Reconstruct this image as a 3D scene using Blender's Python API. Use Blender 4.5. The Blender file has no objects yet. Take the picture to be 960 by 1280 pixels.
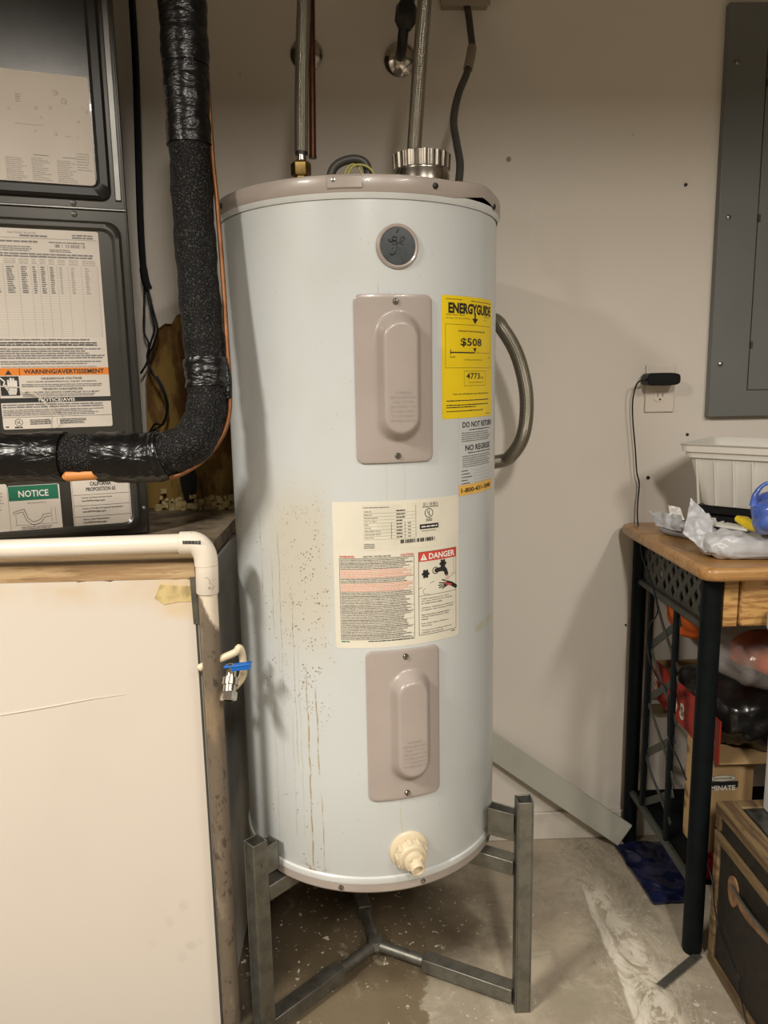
import bpy, bmesh, random
import numpy as np
from math import *
from mathutils import Vector, Matrix
random.seed(7)
C = bpy.context.scene
COL = C.collection
# ------------------------------------------------------------------ camera
CAMH = 1.34; PITCH = radians(9.75); ROLL = radians(-1.0); YAW = radians(-1.6); F = 960.0
M3 = Matrix.Rotation(YAW, 3, 'Z') @ Matrix.Rotation(pi/2-PITCH, 3, 'X') @ Matrix.Rotation(ROLL, 3, 'Z')
cam = bpy.data.cameras.new('camera'); camo = bpy.data.objects.new('camera', cam); COL.objects.link(camo)
camo.matrix_world = Matrix.Translation((0, 0, CAMH)) @ M3.to_4x4()
cam.sensor_fit = 'VERTICAL'; cam.sensor_height = 36; cam.sensor_width = 27; cam.lens = F/1280*36
cam.clip_start = .02; cam.clip_end = 50
C.camera = camo
# ------------------------------------------------------------------ world, lamps, exposure
w = bpy.data.worlds.new('world'); C.world = w; w.use_nodes = True
w.node_tree.nodes['Background'].inputs[0].default_value = (.9, .85, .8, 1)
w.node_tree.nodes['Background'].inputs[1].default_value = .012
C.view_settings.view_transform = 'Standard'; C.view_settings.look = 'None'
C.view_settings.gamma = 1; C.view_settings.use_curve_mapping = False
C.view_settings.exposure = 0.10
def lamp(name, loc, wx, wy, power, col):                 # tube fitting on the ceiling, shining down
    l = bpy.data.lights.new(name, 'AREA'); l.shape = 'RECTANGLE'; l.size = wx; l.size_y = wy; l.energy = power; l.color = col
    o = bpy.data.objects.new(name, l); COL.objects.link(o); o.location = loc; return o
lamp('ceiling_lamp', (-1.75, -.35, 2.74), .25, .8, 122, (1, .93, .84))
lamp('ceiling_lamp', (.35, -1.3, 2.74), .18, .9, 80, (1, .925, .83))
lamp('ceiling_lamp', (1.5, -.8, 2.74), .18, .9, 40, (1, .925, .83))

# ------------------------------------------------------------------ pixel rays (960x1280 frame) to world
def ray(px, py): return M3 @ Vector(((px-480)/F, -(py-640)/F, -1))
O3 = Vector((0, 0, CAMH))
def PY(px, py, Y): d = ray(px, py); return O3 + d*(Y/d.y)
def PZ(px, py, z): d = ray(px, py); return O3 + d*((z-CAMH)/d.z)
def PX(px, py, X): d = ray(px, py); return O3 + d*(X/d.x)
def PP(px, py, p, n): d = ray(px, py); n = Vector(n); return O3 + d*((Vector(p)-O3).dot(n)/d.dot(n))

# ------------------------------------------------------------------ node maths
class S:
    def __init__(s, nt, sock): s.nt = nt; s.k = sock
    def op(s, o, b=None, c=None):
        n = s.nt.nodes.new('ShaderNodeMath'); n.operation = o
        for i, v in enumerate((s, b, c)):
            if v is None: continue
            if isinstance(v, S): s.nt.links.new(v.k, n.inputs[i])
            else: n.inputs[i].default_value = v
        return S(s.nt, n.outputs[0])
    def __add__(s, b): return s.op('ADD', b)
    def __sub__(s, b): return s.op('SUBTRACT', b)
    def __mul__(s, b): return s.op('MULTIPLY', b)
    def __truediv__(s, b): return s.op('DIVIDE', b)
    def abs(s): return s.op('ABSOLUTE')
    def sin(s): return s.op('SINE')
    def max(s, b): return s.op('MAXIMUM', b)
    def min(s, b): return s.op('MINIMUM', b)
    def ss(s, a, b):                                     # smooth 0..1 from a to b
        n = s.nt.nodes.new('ShaderNodeMapRange'); n.interpolation_type = 'SMOOTHSTEP'
        s.nt.links.new(s.k, n.inputs[0])
        if a < b: n.inputs[1].default_value = a; n.inputs[2].default_value = b
        else: n.inputs[1].default_value = b; n.inputs[2].default_value = a; n.inputs[3].default_value = 1; n.inputs[4].default_value = 0
        return S(s.nt, n.outputs[0])
class Mat:
    def __init__(s, name, col, rough=.5, metal=0, spec=.5, coat=0, alpha=None, trans=0):
        s.m = bpy.data.materials.new(name); s.m.use_nodes = True; s.nt = s.m.node_tree
        s.b = s.nt.nodes['Principled BSDF']
        s.b.inputs['Base Color'].default_value = (*col, 1); s.b.inputs['Roughness'].default_value = rough
        s.b.inputs['Metallic'].default_value = metal; s.b.inputs['Specular IOR Level'].default_value = spec
        s.b.inputs['Coat Weight'].default_value = coat; s.b.inputs['Transmission Weight'].default_value = trans
        s.c = None; s.col0 = col; s.hasbump = None
        tc = s.nt.nodes.new('ShaderNodeTexCoord'); s.tc = tc; s.obj = tc.outputs['Object']; s.uv = tc.outputs['UV']
    def xyz(s, src=None):
        n = s.nt.nodes.new('ShaderNodeSeparateXYZ'); s.nt.links.new(src or s.obj, n.inputs[0]); return [S(s.nt, o) for o in n.outputs]
    def vec(s, sx=1, sy=1, sz=1, src=None, loc=(0, 0, 0), rot=(0, 0, 0)):
        n = s.nt.nodes.new('ShaderNodeMapping'); s.nt.links.new(src or s.obj, n.inputs[0])
        n.inputs['Scale'].default_value = (sx, sy, sz); n.inputs['Location'].default_value = loc; n.inputs['Rotation'].default_value = rot; return n.outputs[0]
    def noise(s, scale, detail=3, rough=.55, vec=None, dist=0):
        n = s.nt.nodes.new('ShaderNodeTexNoise'); s.nt.links.new(vec or s.obj, n.inputs['Vector'])
        n.inputs['Scale'].default_value = scale; n.inputs['Detail'].default_value = detail; n.inputs['Roughness'].default_value = rough; n.inputs['Distortion'].default_value = dist
        return S(s.nt, n.outputs['Fac'])
    def voro(s, scale, vec=None, rnd=1):
        n = s.nt.nodes.new('ShaderNodeTexVoronoi'); s.nt.links.new(vec or s.obj, n.inputs['Vector']); n.inputs['Scale'].default_value = scale; n.inputs['Randomness'].default_value = rnd
        return S(s.nt, n.outputs['Distance'])
    def over(s, col, fac):                               # lay a colour over what is there
        n = s.nt.nodes.new('ShaderNodeMix'); n.data_type = 'RGBA'
        if isinstance(fac, S): s.nt.links.new(fac.k, n.inputs[0])
        else: n.inputs[0].default_value = fac
        if s.c is None: n.inputs[6].default_value = (*s.col0, 1)
        else: s.nt.links.new(s.c, n.inputs[6])
        n.inputs[7].default_value = (*col, 1); s.c = n.outputs[2]
        s.nt.links.new(s.c, s.b.inputs['Base Color']); return s
    def bump(s, h, strength=.3, dist=.002):
        n = s.nt.nodes.new('ShaderNodeBump'); n.inputs['Strength'].default_value = strength; n.inputs['Distance'].default_value = dist
        s.nt.links.new(h.k, n.inputs['Height'])
        if s.hasbump: s.nt.links.new(s.hasbump, n.inputs['Normal'])
        s.hasbump = n.outputs[0]; s.nt.links.new(n.outputs[0], s.b.inputs['Normal']); return s
    def rough(s, fac, a, b):
        n = fac*(b-a)+a; s.nt.links.new(n.k, s.b.inputs['Roughness']); return s

def plain(name, col, rough=.5, metal=0, var=.15, scale=12, spec=.5, coat=0, bump=0, bscale=60):
    m = Mat(name, col, rough, metal, spec, coat)
    if var: m.over(tuple(c*(1-var) for c in col), m.noise(scale, 4).ss(.35, .7))
    if bump: m.bump(m.noise(bscale, 3), bump, .001)
    return m.m
# ------------------------------------------------------------------ materials
def wall_mat():
    m = Mat('wall_paint', (.70, .655, .585), .6, spec=.3)
    m.over((.62, .57, .50), m.noise(1.6, 4).ss(.4, .75)*.5)
    m.over((.25, .22, .18), m.voro(7).ss(.035, .02)*m.noise(3, 2).ss(.52, .6)*.55)
    m.over((.75, .70, .64), m.noise(5, 5, .7, m.vec(1, 1, .3)).ss(.62, .72)*.35)
    m.bump(m.noise(90, 3), .12, .001); m.bump(m.noise(6, 2), .15, .004); return m.m
WALL = wall_mat()
def drywall_mat():
    m = Mat('platform_drywall', (.63, .575, .50), .7, spec=.25)
    m.over((.58, .53, .46), m.noise(3, 5).ss(.45, .75)*.5)
    x, y, z = m.xyz()                                    # local to the platform's origin (-.318, 1.4, 0)
    # finger smudges low on the right
    for (sx, sz, rx, rz, k) in ((-.065, .305, .010, .013, .22), (-.095, .27, .008, .012, .18), (-.055, .215, .012, .010, .28), (-.075, .19, .010, .014, .16), (-.13, .225, .009, .008, .12), (-.035, .225, .008, .010, .12)):
        d = ((x-sx)/rx)*((x-sx)/rx)+((z-sz)/rz)*((z-sz)/rz)
        m.over((.40, .38, .33), d.ss(1.6, .2)*k)
    n = m.noise(14, 4)
    m.over((.56, .40, .20), (z+n*.05).ss(.94, .995)*m.noise(5, 3).ss(.45, .65)*.55)
    m.over((.62, .45, .22), ((z+n*.05).ss(.92, .95))*((x+n*.05).ss(-.06, -.03))*.5)
    m.bump(m.noise(60, 3), .08, .001); return m.m
DRY = drywall_mat()
def floor_mat():
    m = Mat('concrete', (.40, .345, .26), .62, spec=.35)
    x, y, z = m.xyz()
    m.over((.29, .25, .185), m.noise(3.5, 6, .7, dist=.8).ss(.42, .62)*.9)
    m.over((.50, .45, .36), m.noise(6, 6, .7, m.vec(1, 1.6, 1, loc=(3, 1, 0))).ss(.52, .72)*.7)
    m.over((.24, .21, .16), m.noise(2.4, 5, .7, m.vec(1, 1, 1, loc=(9, 4, 0))).ss(.56, .74)*.5)
    # damp dark stain below the tank, left of the middle
    n = m.noise(7, 5, .7)-.5; n2 = m.noise(26, 4, .7)-.5
    wet = x+n*.16+n2*.05+(y-1.6).abs()*.10
    m.over((.30, .265, .20), m.noise(16, 6, .75, dist=1).ss(.50, .62)*.6)
    m.over((.155, .117, .064), wet.ss(.135, .118)*y.ss(1.98, 1.86)*.85)
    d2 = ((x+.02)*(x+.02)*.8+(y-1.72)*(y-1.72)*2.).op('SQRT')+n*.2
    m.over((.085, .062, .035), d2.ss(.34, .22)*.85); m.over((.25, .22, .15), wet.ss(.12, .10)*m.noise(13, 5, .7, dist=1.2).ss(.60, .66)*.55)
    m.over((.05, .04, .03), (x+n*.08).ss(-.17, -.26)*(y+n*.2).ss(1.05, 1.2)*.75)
    # white paint trail from wall side down to the front right
    nx = m.noise(5, 3)-.5; nb = m.noise(13, 6, .75, dist=1.5)
    c = x*0+.594+nx*.05
    nl = m.noise(9, 6, .75, m.vec(1.5, .8, 1), dist=2.2)
    wd = (y-1.9).abs()*.055+.022
    t = (x-c)/wd
    band = t.ss(-1.1, -.95)*t.ss(1.6, .6)*y.ss(1.90, 1.78)
    m.over((.68, .64, .54), band*nl.ss(.44, .56)*.70)
    m.over((.70, .66, .56), t.ss(-1.1, -.95)*t.ss(-.2, -.6)*y.ss(1.86, 1.75)*nl.ss(.3, .5)*.65)
    m.over((.60, .56, .47), (x-.66+nx*.1).abs().ss(.07, .03)*y.ss(1.95, 1.85)*y.ss(1.35, 1.5)*nl.ss(.52, .60)*.5)
    m.over((.58, .53, .43), (nl-.5).abs().ss(.03, .005)*(x-.62).abs().ss(.14, .05)*.5)
    # paint flecks
    fl = m.noise(42, 3, .6, m.vec(1, 1, 1, loc=(2, 7, 0))).ss(.66, .68)*m.noise(7, 3, vec=m.vec(1, 1, 1, loc=(2, 7, 0))).ss(.45, .55)
    m.over((.66, .62, .52), fl*.75)
    m.over((.62, .58, .48), m.noise(90, 2, .5).ss(.68, .70)*m.noise(6, 2).ss(.42, .55)*.7)
    m.over((.12, .10, .07), m.noise(11, 5, .7, m.vec(1, 1, 1, loc=(1, 2, 5))).ss(.66, .72)*.6)
    m.rough(m.noise(3, 3), .38, .75)
    m.bump(m.noise(40, 5, .7), .35, .003); m.bump(m.noise(5, 3), .3, .01); return m.m
FLOOR = floor_mat()
CEIL = plain('ceiling_paint', (.40, .36, .31), .8)
ROOM = plain('far_wall_paint', (.17, .15, .125), .8)
BASEB = plain('baseboard_paint', (.68, .63, .55), .45, var=.2)
def tank_mat():
    m = Mat('tank_enamel', (.545, .575, .575), .28, spec=.5, coat=.15)
    x, y, z = m.xyz()                                    # object origin on the axis, bottom of the tank (world z .353)
    th = x.op('ARCTAN2', y*-1)*(180/pi)
    v = m.nt.nodes.new('ShaderNodeCombineXYZ'); m.nt.links.new((th*.0048).k, v.inputs[0]); m.nt.links.new(z.k, v.inputs[1]); V = v.outputs[0]
    m.over((.50, .51, .48), m.noise(4, 4, vec=V).ss(.45, .75)*.5)
    wob = (m.noise(9, 2, vec=m.vec(.3, 1, 1, src=V))-.5)*5
    # yellowed smear left of the warning label
    sm = m.noise(5, 5, vec=V)
    m.over((.52, .47, .34), (th+sm*14).ss(-2, -12)*th.ss(-52, -30)*z.ss(.40, .6)*z.ss(.86, .72)*.62)
    # brown specks
    sp = m.voro(170, V).ss(.34, .18)*m.noise(30, 3, vec=V).ss(.46, .56)
    m.over((.18, .11, .05), sp*(th+wob*2).ss(-13, -17)*(th+wob*3).ss(-44, -24)*z.ss(.28, .45)*z.ss(.82, .66)*.95)
    sp = m.voro(70, V).ss(.13, .09)*m.noise(5, 2, vec=V).ss(.48, .55)
    m.over((.13, .09, .06), sp*th.ss(-12, -20)*z.ss(.85, .7)*.8)
    sp = m.voro(60, V).ss(.06, .035)
    m.over((.16, .12, .08), sp*.7)
    # drips: angle, top, bottom, half width, strength, colour
    for a, z1, z0, wd, k, cc in ((-25.5, .46, .030, .55, .85, (.33, .23, .06)), (-21.5, .42, .24, .5, .8, (.30, .20, .06)), (-20.5, .20, .030, .4, .7, (.33, .22, .07)),
                                 (-31, .60, .25, .30, .6, (.28, .20, .10)), (-37, .72, .36, .32, .6, (.26, .20, .12)), (-41, .66, .50, .3, .6, (.25, .2, .13)), (-47, .75, .58, .4, .6, (.25, .2, .13)),
                                 (-33, .36, .10, .3, .4, (.3, .24, .14)), (-38.5, .5, .2, .3, .35, (.3, .26, .18)), (-43, .45, .06, .5, .3, (.3, .28, .2)), (-29, .5, .1, .3, .35, (.3, .26, .15)),
                                 (12.0, .2, .10, .45, .55, (.50, .43, .18)), (8, .85, .77, .5, .3, (.45, .4, .3)), (15, .85, .77, .4, .4, (.5, .42, .25)), (21.5, .842, .832, .4, .9, (.5, .25, .05)), (6, 1.15, 1.13, .25, .7, (.2, .15, .1))):
        seg = ((th+wob*.55)-a).abs().ss(wd*.95, wd*.25)*z.ss(z0-.005, z0+.01)*z.ss(z1+.01, z1-.03)
        brk = m.noise(55, 3, vec=V).ss(.36, .58)*.75+.25
        m.over(cc, seg*brk*k)
    # rust low on the left, tape residue on the right
    m.over((.23, .10, .03), (z+m.noise(60, 3, vec=V)*.02).ss(.060, .045)*(th-(-25)).abs().ss(9, 3)*m.noise(70, 3, vec=V).ss(.48, .56)*.9)
    m.over((.48, .44, .26), (z-.498).abs().ss(.011, .008)*th.ss(50, 52)*th.ss(72, 70)*m.noise(90, 3, vec=V).ss(.4, .55)*.6)
    m.over((.36, .37, .38), m.noise(8, 4, .6, m.vec(1, .25, 1, src=V)).ss(.55, .7)*th.ss(55, 68)*.5)  # grey streaks, stronger towards the right edge of the tank
    m.bump(m.noise(3, 1, vec=V), .05, .01); return m.m
TANK = tank_mat()
RIM = plain('grey_enamel', (.37, .32, .285), .33, var=.1, coat=.15)
COVER = plain('taupe_enamel', (.375, .325, .295), .30, var=.06, coat=.25)
COVTXT = plain('embossed_enamel', (.345, .30, .27), .35, var=0)
RINGW = plain('white_enamel', (.60, .62, .61), .25, var=.1)
STEEL = plain('screw_steel', (.35, .34, .31), .3, 1, var=.3, scale=300)
DARK = plain('dark_metal', (.03, .028, .025), .4, .5)
def galv_mat():
    m = Mat('galvanised_steel', (.22, .215, .185), .42, .8)
    m.over((.14, .137, .118), m.noise(25, 5, .7).ss(.4, .65)*.8); m.over((.32, .30, .25), m.voro(260).ss(.2, .1)*m.noise(14, 2).ss(.5, .6)*.6)
    m.rough(m.noise(30, 3), .28, .6); m.bump(m.noise(50, 3), .1, .001); return m.m
GALV = galv_mat()
DUCT = plain('duct_sheet_metal', (.62, .58, .50), .22, 1, var=.3, scale=30)
CHROME = plain('chrome', (.6, .57, .52), .15, 1, var=.3, scale=40)
BRASS = plain('brass', (.55, .38, .14), .25, 1, var=.3, scale=60)
COPPER = plain('copper', (.26, .11, .045), .5, .7, var=.35, scale=30)
COPPERD = plain('tarnished_copper', (.12, .05, .025), .4, .8, var=.35, scale=30)
CREAM = plain('cream_plastic', (.70, .60, .42), .38, var=.08, coat=.1)
def braid_mat():
    m = Mat('braided_steel', (.40, .37, .30), .32, .9)
    u, v, _ = m.xyz(m.uv)
    a = (u*1300+v*(2*pi*12)).sin(); b = (u*1300-v*(2*pi*12)).sin()
    h = a*b; m.over((.10, .09, .07), h.ss(.1, -.6)*.8); m.bump(h, .5, .0008); return m.m
BRAID = braid_mat()
def foam_mat():
    m = Mat('foam_insulation', (.0015, .0015, .0015), .5, spec=.22)
    n = m.noise(380, 2, .6); m.over((.085, .085, .08), n.ss(.54, .70)); m.bump(n, .9, .003); m.bump(m.noise(12, 2), .3, .006); return m.m  # pale flecks in the colour stand in for glints on the foam
FOAM = foam_mat()
def tape_mat():
    m = Mat('black_vinyl_tape', (.004, .004, .004), .30, spec=.4)
    m.bump(m.noise(22, 3, .5, m.vec(1, 1, 2.2), dist=.8), .7, .008); m.bump(m.noise(70, 2, .5, m.vec(.4, .4, 1.5)), .4, .003); return m.m
VTAPE = tape_mat()
PVC = plain('white_pvc', (.76, .69, .585), .32, var=.1, scale=5, coat=.1)
def mouldy_mat():
    m = Mat('mildewed_pvc', (.66, .58, .46), .6, spec=.3)
    x, y, z = m.xyz(); n = m.noise(18, 5, .7, m.vec(1, 1, .35)); n2 = m.noise(60, 4, .7, m.vec(1, 1, .5))
    # clean wedge at the top right, mildew elsewhere
    clean = ((x*10+(z-.0)*.0)+n*.5)
    mk = ((z*-.50-.030)+(n-.5)*.035-x).ss(.0, .008)
    m.over((.125, .095, .066), mk*.95); m.over((.26, .21, .15), mk*n.ss(.52, .66)*.8); m.over((.05, .038, .028), mk*n2.ss(.54, .64)*.8)
    m.over((.30, .22, .13), mk*m.noise(9, 3, vec=m.vec(1, 1, .3, loc=(4, 0, 0))).ss(.55, .68)*.7); m.over((.10, .085, .06), z.ss(-.5, -.95)*.3)
    m.bump(n2, .5, .003); return m.m
MOULD = mouldy_mat()
def rawwood(name, a, b, sc=1, gl=.6, ax=0, coat=0):
    m = Mat(name, a, gl, spec=.35, coat=coat)
    s = [14*sc, 14*sc, 14*sc]; s[ax] = 1.2*sc
    n = m.noise(3, 6, .65, m.vec(*s), dist=.6); m.over(b, n.ss(.42, .62)); m.over(tuple(c*.6 for c in b), m.noise(6, 4, .6, m.vec(*[k*1.6 for k in s])).ss(.58, .68)*.6)
    m.bump(n, .2, .001); return m.m
PLY = rawwood('platform_wood', (.50, .36, .20), (.32, .20, .10), ax=0)
SOIL = plain('dusty_platform_top', (.30, .235, .15), .9, var=.7, scale=18, bump=.8, bscale=70)
PSIDE = plain('dim_plaster', (.42, .41, .37), .7, var=.25, scale=8, bump=.2)
def backing_mat():
    m = Mat('exposed_backing', (.30, .19, .055), .8, spec=.2)
    m.over((.10, .045, .015), m.noise(7, 4, .6, m.vec(1.6, 1, .6)).ss(.5, .6)*.8); m.over((.42, .30, .12), m.noise(12, 4, vec=m.vec(1, 1, 1, loc=(5, 1, 1))).ss(.6, .7)*.6)
    m.bump(m.noise(40, 4), .4, .003); return m.m
BACKING = backing_mat()
CRUMB = plain('crumbled_insulation', (.60, .47, .22), .9, var=.4, scale=40, bump=.6)
FURN = plain('furnace_grey', (.056, .053, .045), .35, .3, var=.15, scale=6, coat=.1)
FDOOR = plain('furnace_door_gloss', (.05, .048, .044), .27, .45, var=.3, scale=8, coat=.4)
FEDGE = plain('furnace_bright_edge', (.22, .215, .20), .36, .8, var=.3, scale=10)
FRUB = plain('black_gasket', (.012, .012, .011), .4)
PAPER = plain('label_paper', (.70, .64, .56), .48, var=.04, spec=.35)
LCREAM = plain('cream_label', (.70, .67, .56), .45, var=.06)
LPLATE = plain('rating_plate', (.70, .67, .55), .4, var=.12, scale=20)
INK = plain('ink_black', (.02, .02, .02), .5, var=0); INKG = plain('ink_grey', (.20, .19, .18), .5, var=0); INKL = plain('ink_pale', (.42, .38, .34), .5, var=0)
INKR = plain('ink_red', (.55, .06, .04), .5, var=0); INKP = plain('ink_faded_red', (.66, .28, .21), .5, var=0); INKW = plain('ink_white', (.8, .76, .7), .5, var=0)
YEL = plain('yellow_label', (.84, .62, .012), .4, var=.06); ORG = plain('orange_print', (.80, .24, .02), .45, var=0); ORGT = plain('amber_tape', (.80, .48, .10), .4, var=.1)
GRN = plain('green_print', (.015, .16, .09), .45, var=0)
PANEL = plain('panel_grey', (.165, .172, .166), .42, .1, var=.12, scale=2.5, bump=.05, bscale=200)
OUTLET = plain('outlet_plastic', (.72, .66, .57), .3, var=.05)
BLACKP = plain('black_plastic', (.006, .006, .007), .4, var=0, spec=.25)
BLACKM = plain('black_powder_coat', (.004, .0065, .0075), .55, var=.3, scale=30, spec=.12)
GREENM = plain('grey_green_metal', (.045, .050, .041), .5, .2, var=.3, scale=20)
OAKT = rawwood('oak_worktop', (.42, .23, .085), (.32, .165, .055), 1.2, .30, 0, .2)
OAKD = rawwood('oak_drawer', (.52, .31, .115), (.28, .14, .045), 2.6, .4, 0, .1)
MAIL = plain('grey_mailer_film', (.50, .51, .53), .3, var=.3, scale=10, coat=.2, bump=.3, bscale=25)
MAILD = plain('dark_mailer_film', (.33, .33, .34), .4, var=.4, scale=20)
TRAY = plain('white_tray_plastic', (.70, .68, .62), .3, var=.06, coat=.15)
BLUEB = plain('blue_bag_film', (.07, .14, .52), .28, var=.5, scale=14, coat=.3, bump=.5, bscale=30)
YELP = plain('yellow_plastic', (.85, .62, .02), .35, var=.05)
NAVY = plain('navy_plastic_sheet', (.012, .016, .055), .22, var=.6, scale=14, coat=.3, bump=.4, bscale=20)
REDB = plain('red_carton', (.42, .035, .022), .45, var=.2)
CARD = plain('cardboard', (.46, .30, .14), .7, var=.12, scale=8)
SACK = plain('black_sack_film', (.012, .012, .012), .28, var=.3, scale=12, coat=.3, bump=.6, bscale=18)
GREYP = plain('grey_plastic', (.50, .50, .50), .4, var=.1)
ORANGE = plain('orange_cloth', (.75, .14, .015), .6, var=.3, scale=20)
BLUEV = plain('blue_handle', (.008, .13, .50), .35, var=.1)
REDV = plain('red_paint', (.35, .02, .02), .4, var=.3)
FALLEN = plain('grey_trim_paint', (.42, .42, .36), .45, var=.15, scale=6)
CONDUIT = plain('grey_conduit', (.07, .068, .06), .45, .2, var=.2)
BEIGET = plain('beige_tape', (.33, .28, .22), .6)
WIREY = plain('yellow_green_wire', (.45, .42, .08), .5, var=0)
TRUNKW = rawwood('worn_trunk_wood', (.17, .115, .055), (.085, .052, .028), 1.2, .6, 1)
TRUNKB = plain('dark_trunk_canvas', (.014, .010, .006), .65, var=.6, scale=40, bump=.6, bscale=160)
LEATH = plain('worn_leather', (.28, .15, .07), .55, var=.5, scale=40)
TRUNKT = plain('scuffed_trunk_top', (.045, .042, .036), .35, var=.7, scale=30, coat=.2, bump=.5, bscale=50)
def clear_mat():
    m = Mat('clear_film', (.75, .72, .68), .12, spec=.6)
    m.b.inputs['Alpha'].default_value = .22; m.bump(m.noise(25, 3, dist=1), .8, .006); return m.m
CLEAR = clear_mat()

# ------------------------------------------------------------------ mesh builder
class MB:
    def __init__(s): s.v = []; s.f = []; s.mi = []; s.uv = {}; s.mats = []
    def mat(s, m):
        if m not in s.mats: s.mats.append(m)
        return s.mats.index(m)
    def add(s, vs, fs, m=None, uvs=None):
        b = len(s.v); s.v += [Vector(p) for p in vs]; k = s.mat(m) if m else 0
        for i, f in enumerate(fs):
            if uvs: s.uv[len(s.f)] = uvs[i]
            s.f.append([b+j for j in f]); s.mi.append(k)
        return s
    def obb(s, c, ax, ay, az, m=None):                   # centre and half-axis vectors
        c, ax, ay, az = map(Vector, (c, ax, ay, az)); vs = [c+ax*i+ay*j+az*k for k in (-1, 1) for j in (-1, 1) for i in (-1, 1)]
        fs = [(0, 2, 3, 1), (4, 5, 7, 6), (0, 1, 5, 4), (2, 6, 7, 3), (0, 4, 6, 2), (1, 3, 7, 5)]
        if ax.cross(ay).dot(az) < 0: fs = [f[::-1] for f in fs]
        return s.add(vs, fs, m)
    def box(s, a, b, m=None):
        a, b = Vector(a), Vector(b); c = (a+b)/2; h = (b-a)/2
        return s.obb(c, (h.x, 0, 0), (0, h.y, 0), (0, 0, h.z), m)
    def beam(s, a, b, w, h, up=(0, 0, 1), m=None):       # box from a to b, w across, h along up
        a, b = Vector(a), Vector(b); d = b-a; x = d.normalized(); r = x.cross(Vector(up)).normalized(); u = r.cross(x)
        return s.obb((a+b)/2, d/2, r*w/2, u*h/2, m)
    def prism(s, poly, off, m=None):                     # 3-D polygon extruded by vector off
        off = Vector(off); n = len(poly); P = [Vector(p) for p in poly]; vs = P+[p+off for p in P]
        nrm = Vector((0, 0, 0))
        for i in range(n): nrm += P[i].cross(P[(i+1) % n])
        fs = [tuple(range(n)), tuple(range(2*n-1, n-1, -1))]+[(i, i+n, (i+1) % n+n, (i+1) % n) for i in range(n)]
        if nrm.dot(off) > 0: fs = [tuple(reversed(f)) for f in fs]
        return s.add(vs, fs, m)
    def tube(s, pts, r, seg=12, m=None, caps=True, flat=None):
        P = [Vector(p) for p in pts]; n = len(P); R = r if isinstance(r, (list, tuple)) else [r]*n
        T = [(P[min(i+1, n-1)]-P[max(i-1, 0)]).normalized() for i in range(n)]
        a = Vector((0, 0, 1)) if abs(T[0].z) < .9 else Vector((1, 0, 0)); u = (a-T[0]*a.dot(T[0])).normalized()
        vs = []; L = [0]
        for i in range(n):
            if i: u = (u-T[i]*u.dot(T[i])).normalized(); L.append(L[-1]+(P[i]-P[i-1]).length)
            v = T[i].cross(u)
            for k in range(seg):
                t = 2*pi*k/seg; vs.append(P[i]+(u*cos(t)+v*sin(t))*R[i])
        fs = []; uvs = []
        for i in range(n-1):
            for k in range(seg):
                k2 = (k+1) % seg; fs.append((i*seg+k, i*seg+k2, (i+1)*seg+k2, (i+1)*seg+k))
                uvs.append([(L[i], k/seg), (L[i], (k+1)/seg), (L[i+1], (k+1)/seg), (L[i+1], k/seg)])
        if caps:
            fs += [tuple(reversed(range(seg))), tuple(range((n-1)*seg, n*seg))]; uvs += [[(0, 0)]*seg]*2
        return s.add(vs, fs, m, uvs)
    def lathe(s, prof, o, axis=(0, 0, 1), seg=48, m=None, caps=True):   # prof: (radius, height)
        o = Vector(o); ax = Vector(axis).normalized(); a = Vector((1, 0, 0)) if abs(ax.x) < .9 else Vector((0, 1, 0))
        u = (a-ax*a.dot(ax)).normalized(); v = ax.cross(u); vs = []; n = len(prof)
        for r, h in prof:
            for k in range(seg):
                t = 2*pi*k/seg; vs.append(o+ax*h+(u*cos(t)+v*sin(t))*r)
        fs = [(i*seg+k, i*seg+(k+1) % seg, (i+1)*seg+(k+1) % seg, (i+1)*seg+k) for i in range(n-1) for k in range(seg)]
        if caps:
            if prof[0][0] > 1e-6: fs.append(tuple(reversed(range(seg))))
            if prof[-1][0] > 1e-6: fs.append(tuple(range((n-1)*seg, n*seg)))
        return s.add(vs, fs, m)
    def build(s, name, mat=None, parent=None, smooth=35, bevel=0, subd=0):
        me = bpy.data.meshes.new(name); org = Vector((0, 0, 0)); p = parent
        while p is not None: org += p.location; p = p.parent
        me.from_pydata([tuple(v-org) for v in s.v], [], s.f)
        if s.mats:
            for m in s.mats: me.materials.append(m)
            me.polygons.foreach_set('material_index', s.mi)
        elif mat: me.materials.append(mat)
        if s.uv:
            uvl = me.uv_layers.new(name='UVMap')
            for fi, uu in s.uv.items():
                for li, c in zip(me.polygons[fi].loop_indices, uu): uvl.data[li].uv = c
        me.validate(); bm = bmesh.new(); bm.from_mesh(me); bmesh.ops.recalc_face_normals(bm, faces=bm.faces); bm.to_mesh(me); bm.free()
        if smooth: me.shade_smooth(); me.set_sharp_from_angle(angle=radians(smooth))
        o = bpy.data.objects.new(name, me); COL.objects.link(o); o.parent = parent
        if bevel:
            b = o.modifiers.new('bevel', 'BEVEL'); b.width = bevel; b.segments = 2; b.limit_method = 'ANGLE'; b.angle_limit = radians(40); b.harden_normals = False
        if subd: b = o.modifiers.new('subd', 'SUBSURF'); b.levels = subd; b.render_levels = subd
        return o
def localise(o, loc):                                    # put a top-level mesh's origin at loc
    loc = Vector(loc); o.data.transform(Matrix.Translation(-loc)); o.location = loc; return o
def tag(o, label=None, cat=None, group=None, kind=None):
    if label: o['label'] = label
    if cat: o['category'] = cat
    if group: o['group'] = group
    if kind: o['kind'] = kind
    return o
def thing(name, label, cat, loc, group=None):
    o = bpy.data.objects.new(name, None); COL.objects.link(o); o.location = loc; o.empty_display_size = .05
    return tag(o, label, cat, group)
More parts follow.
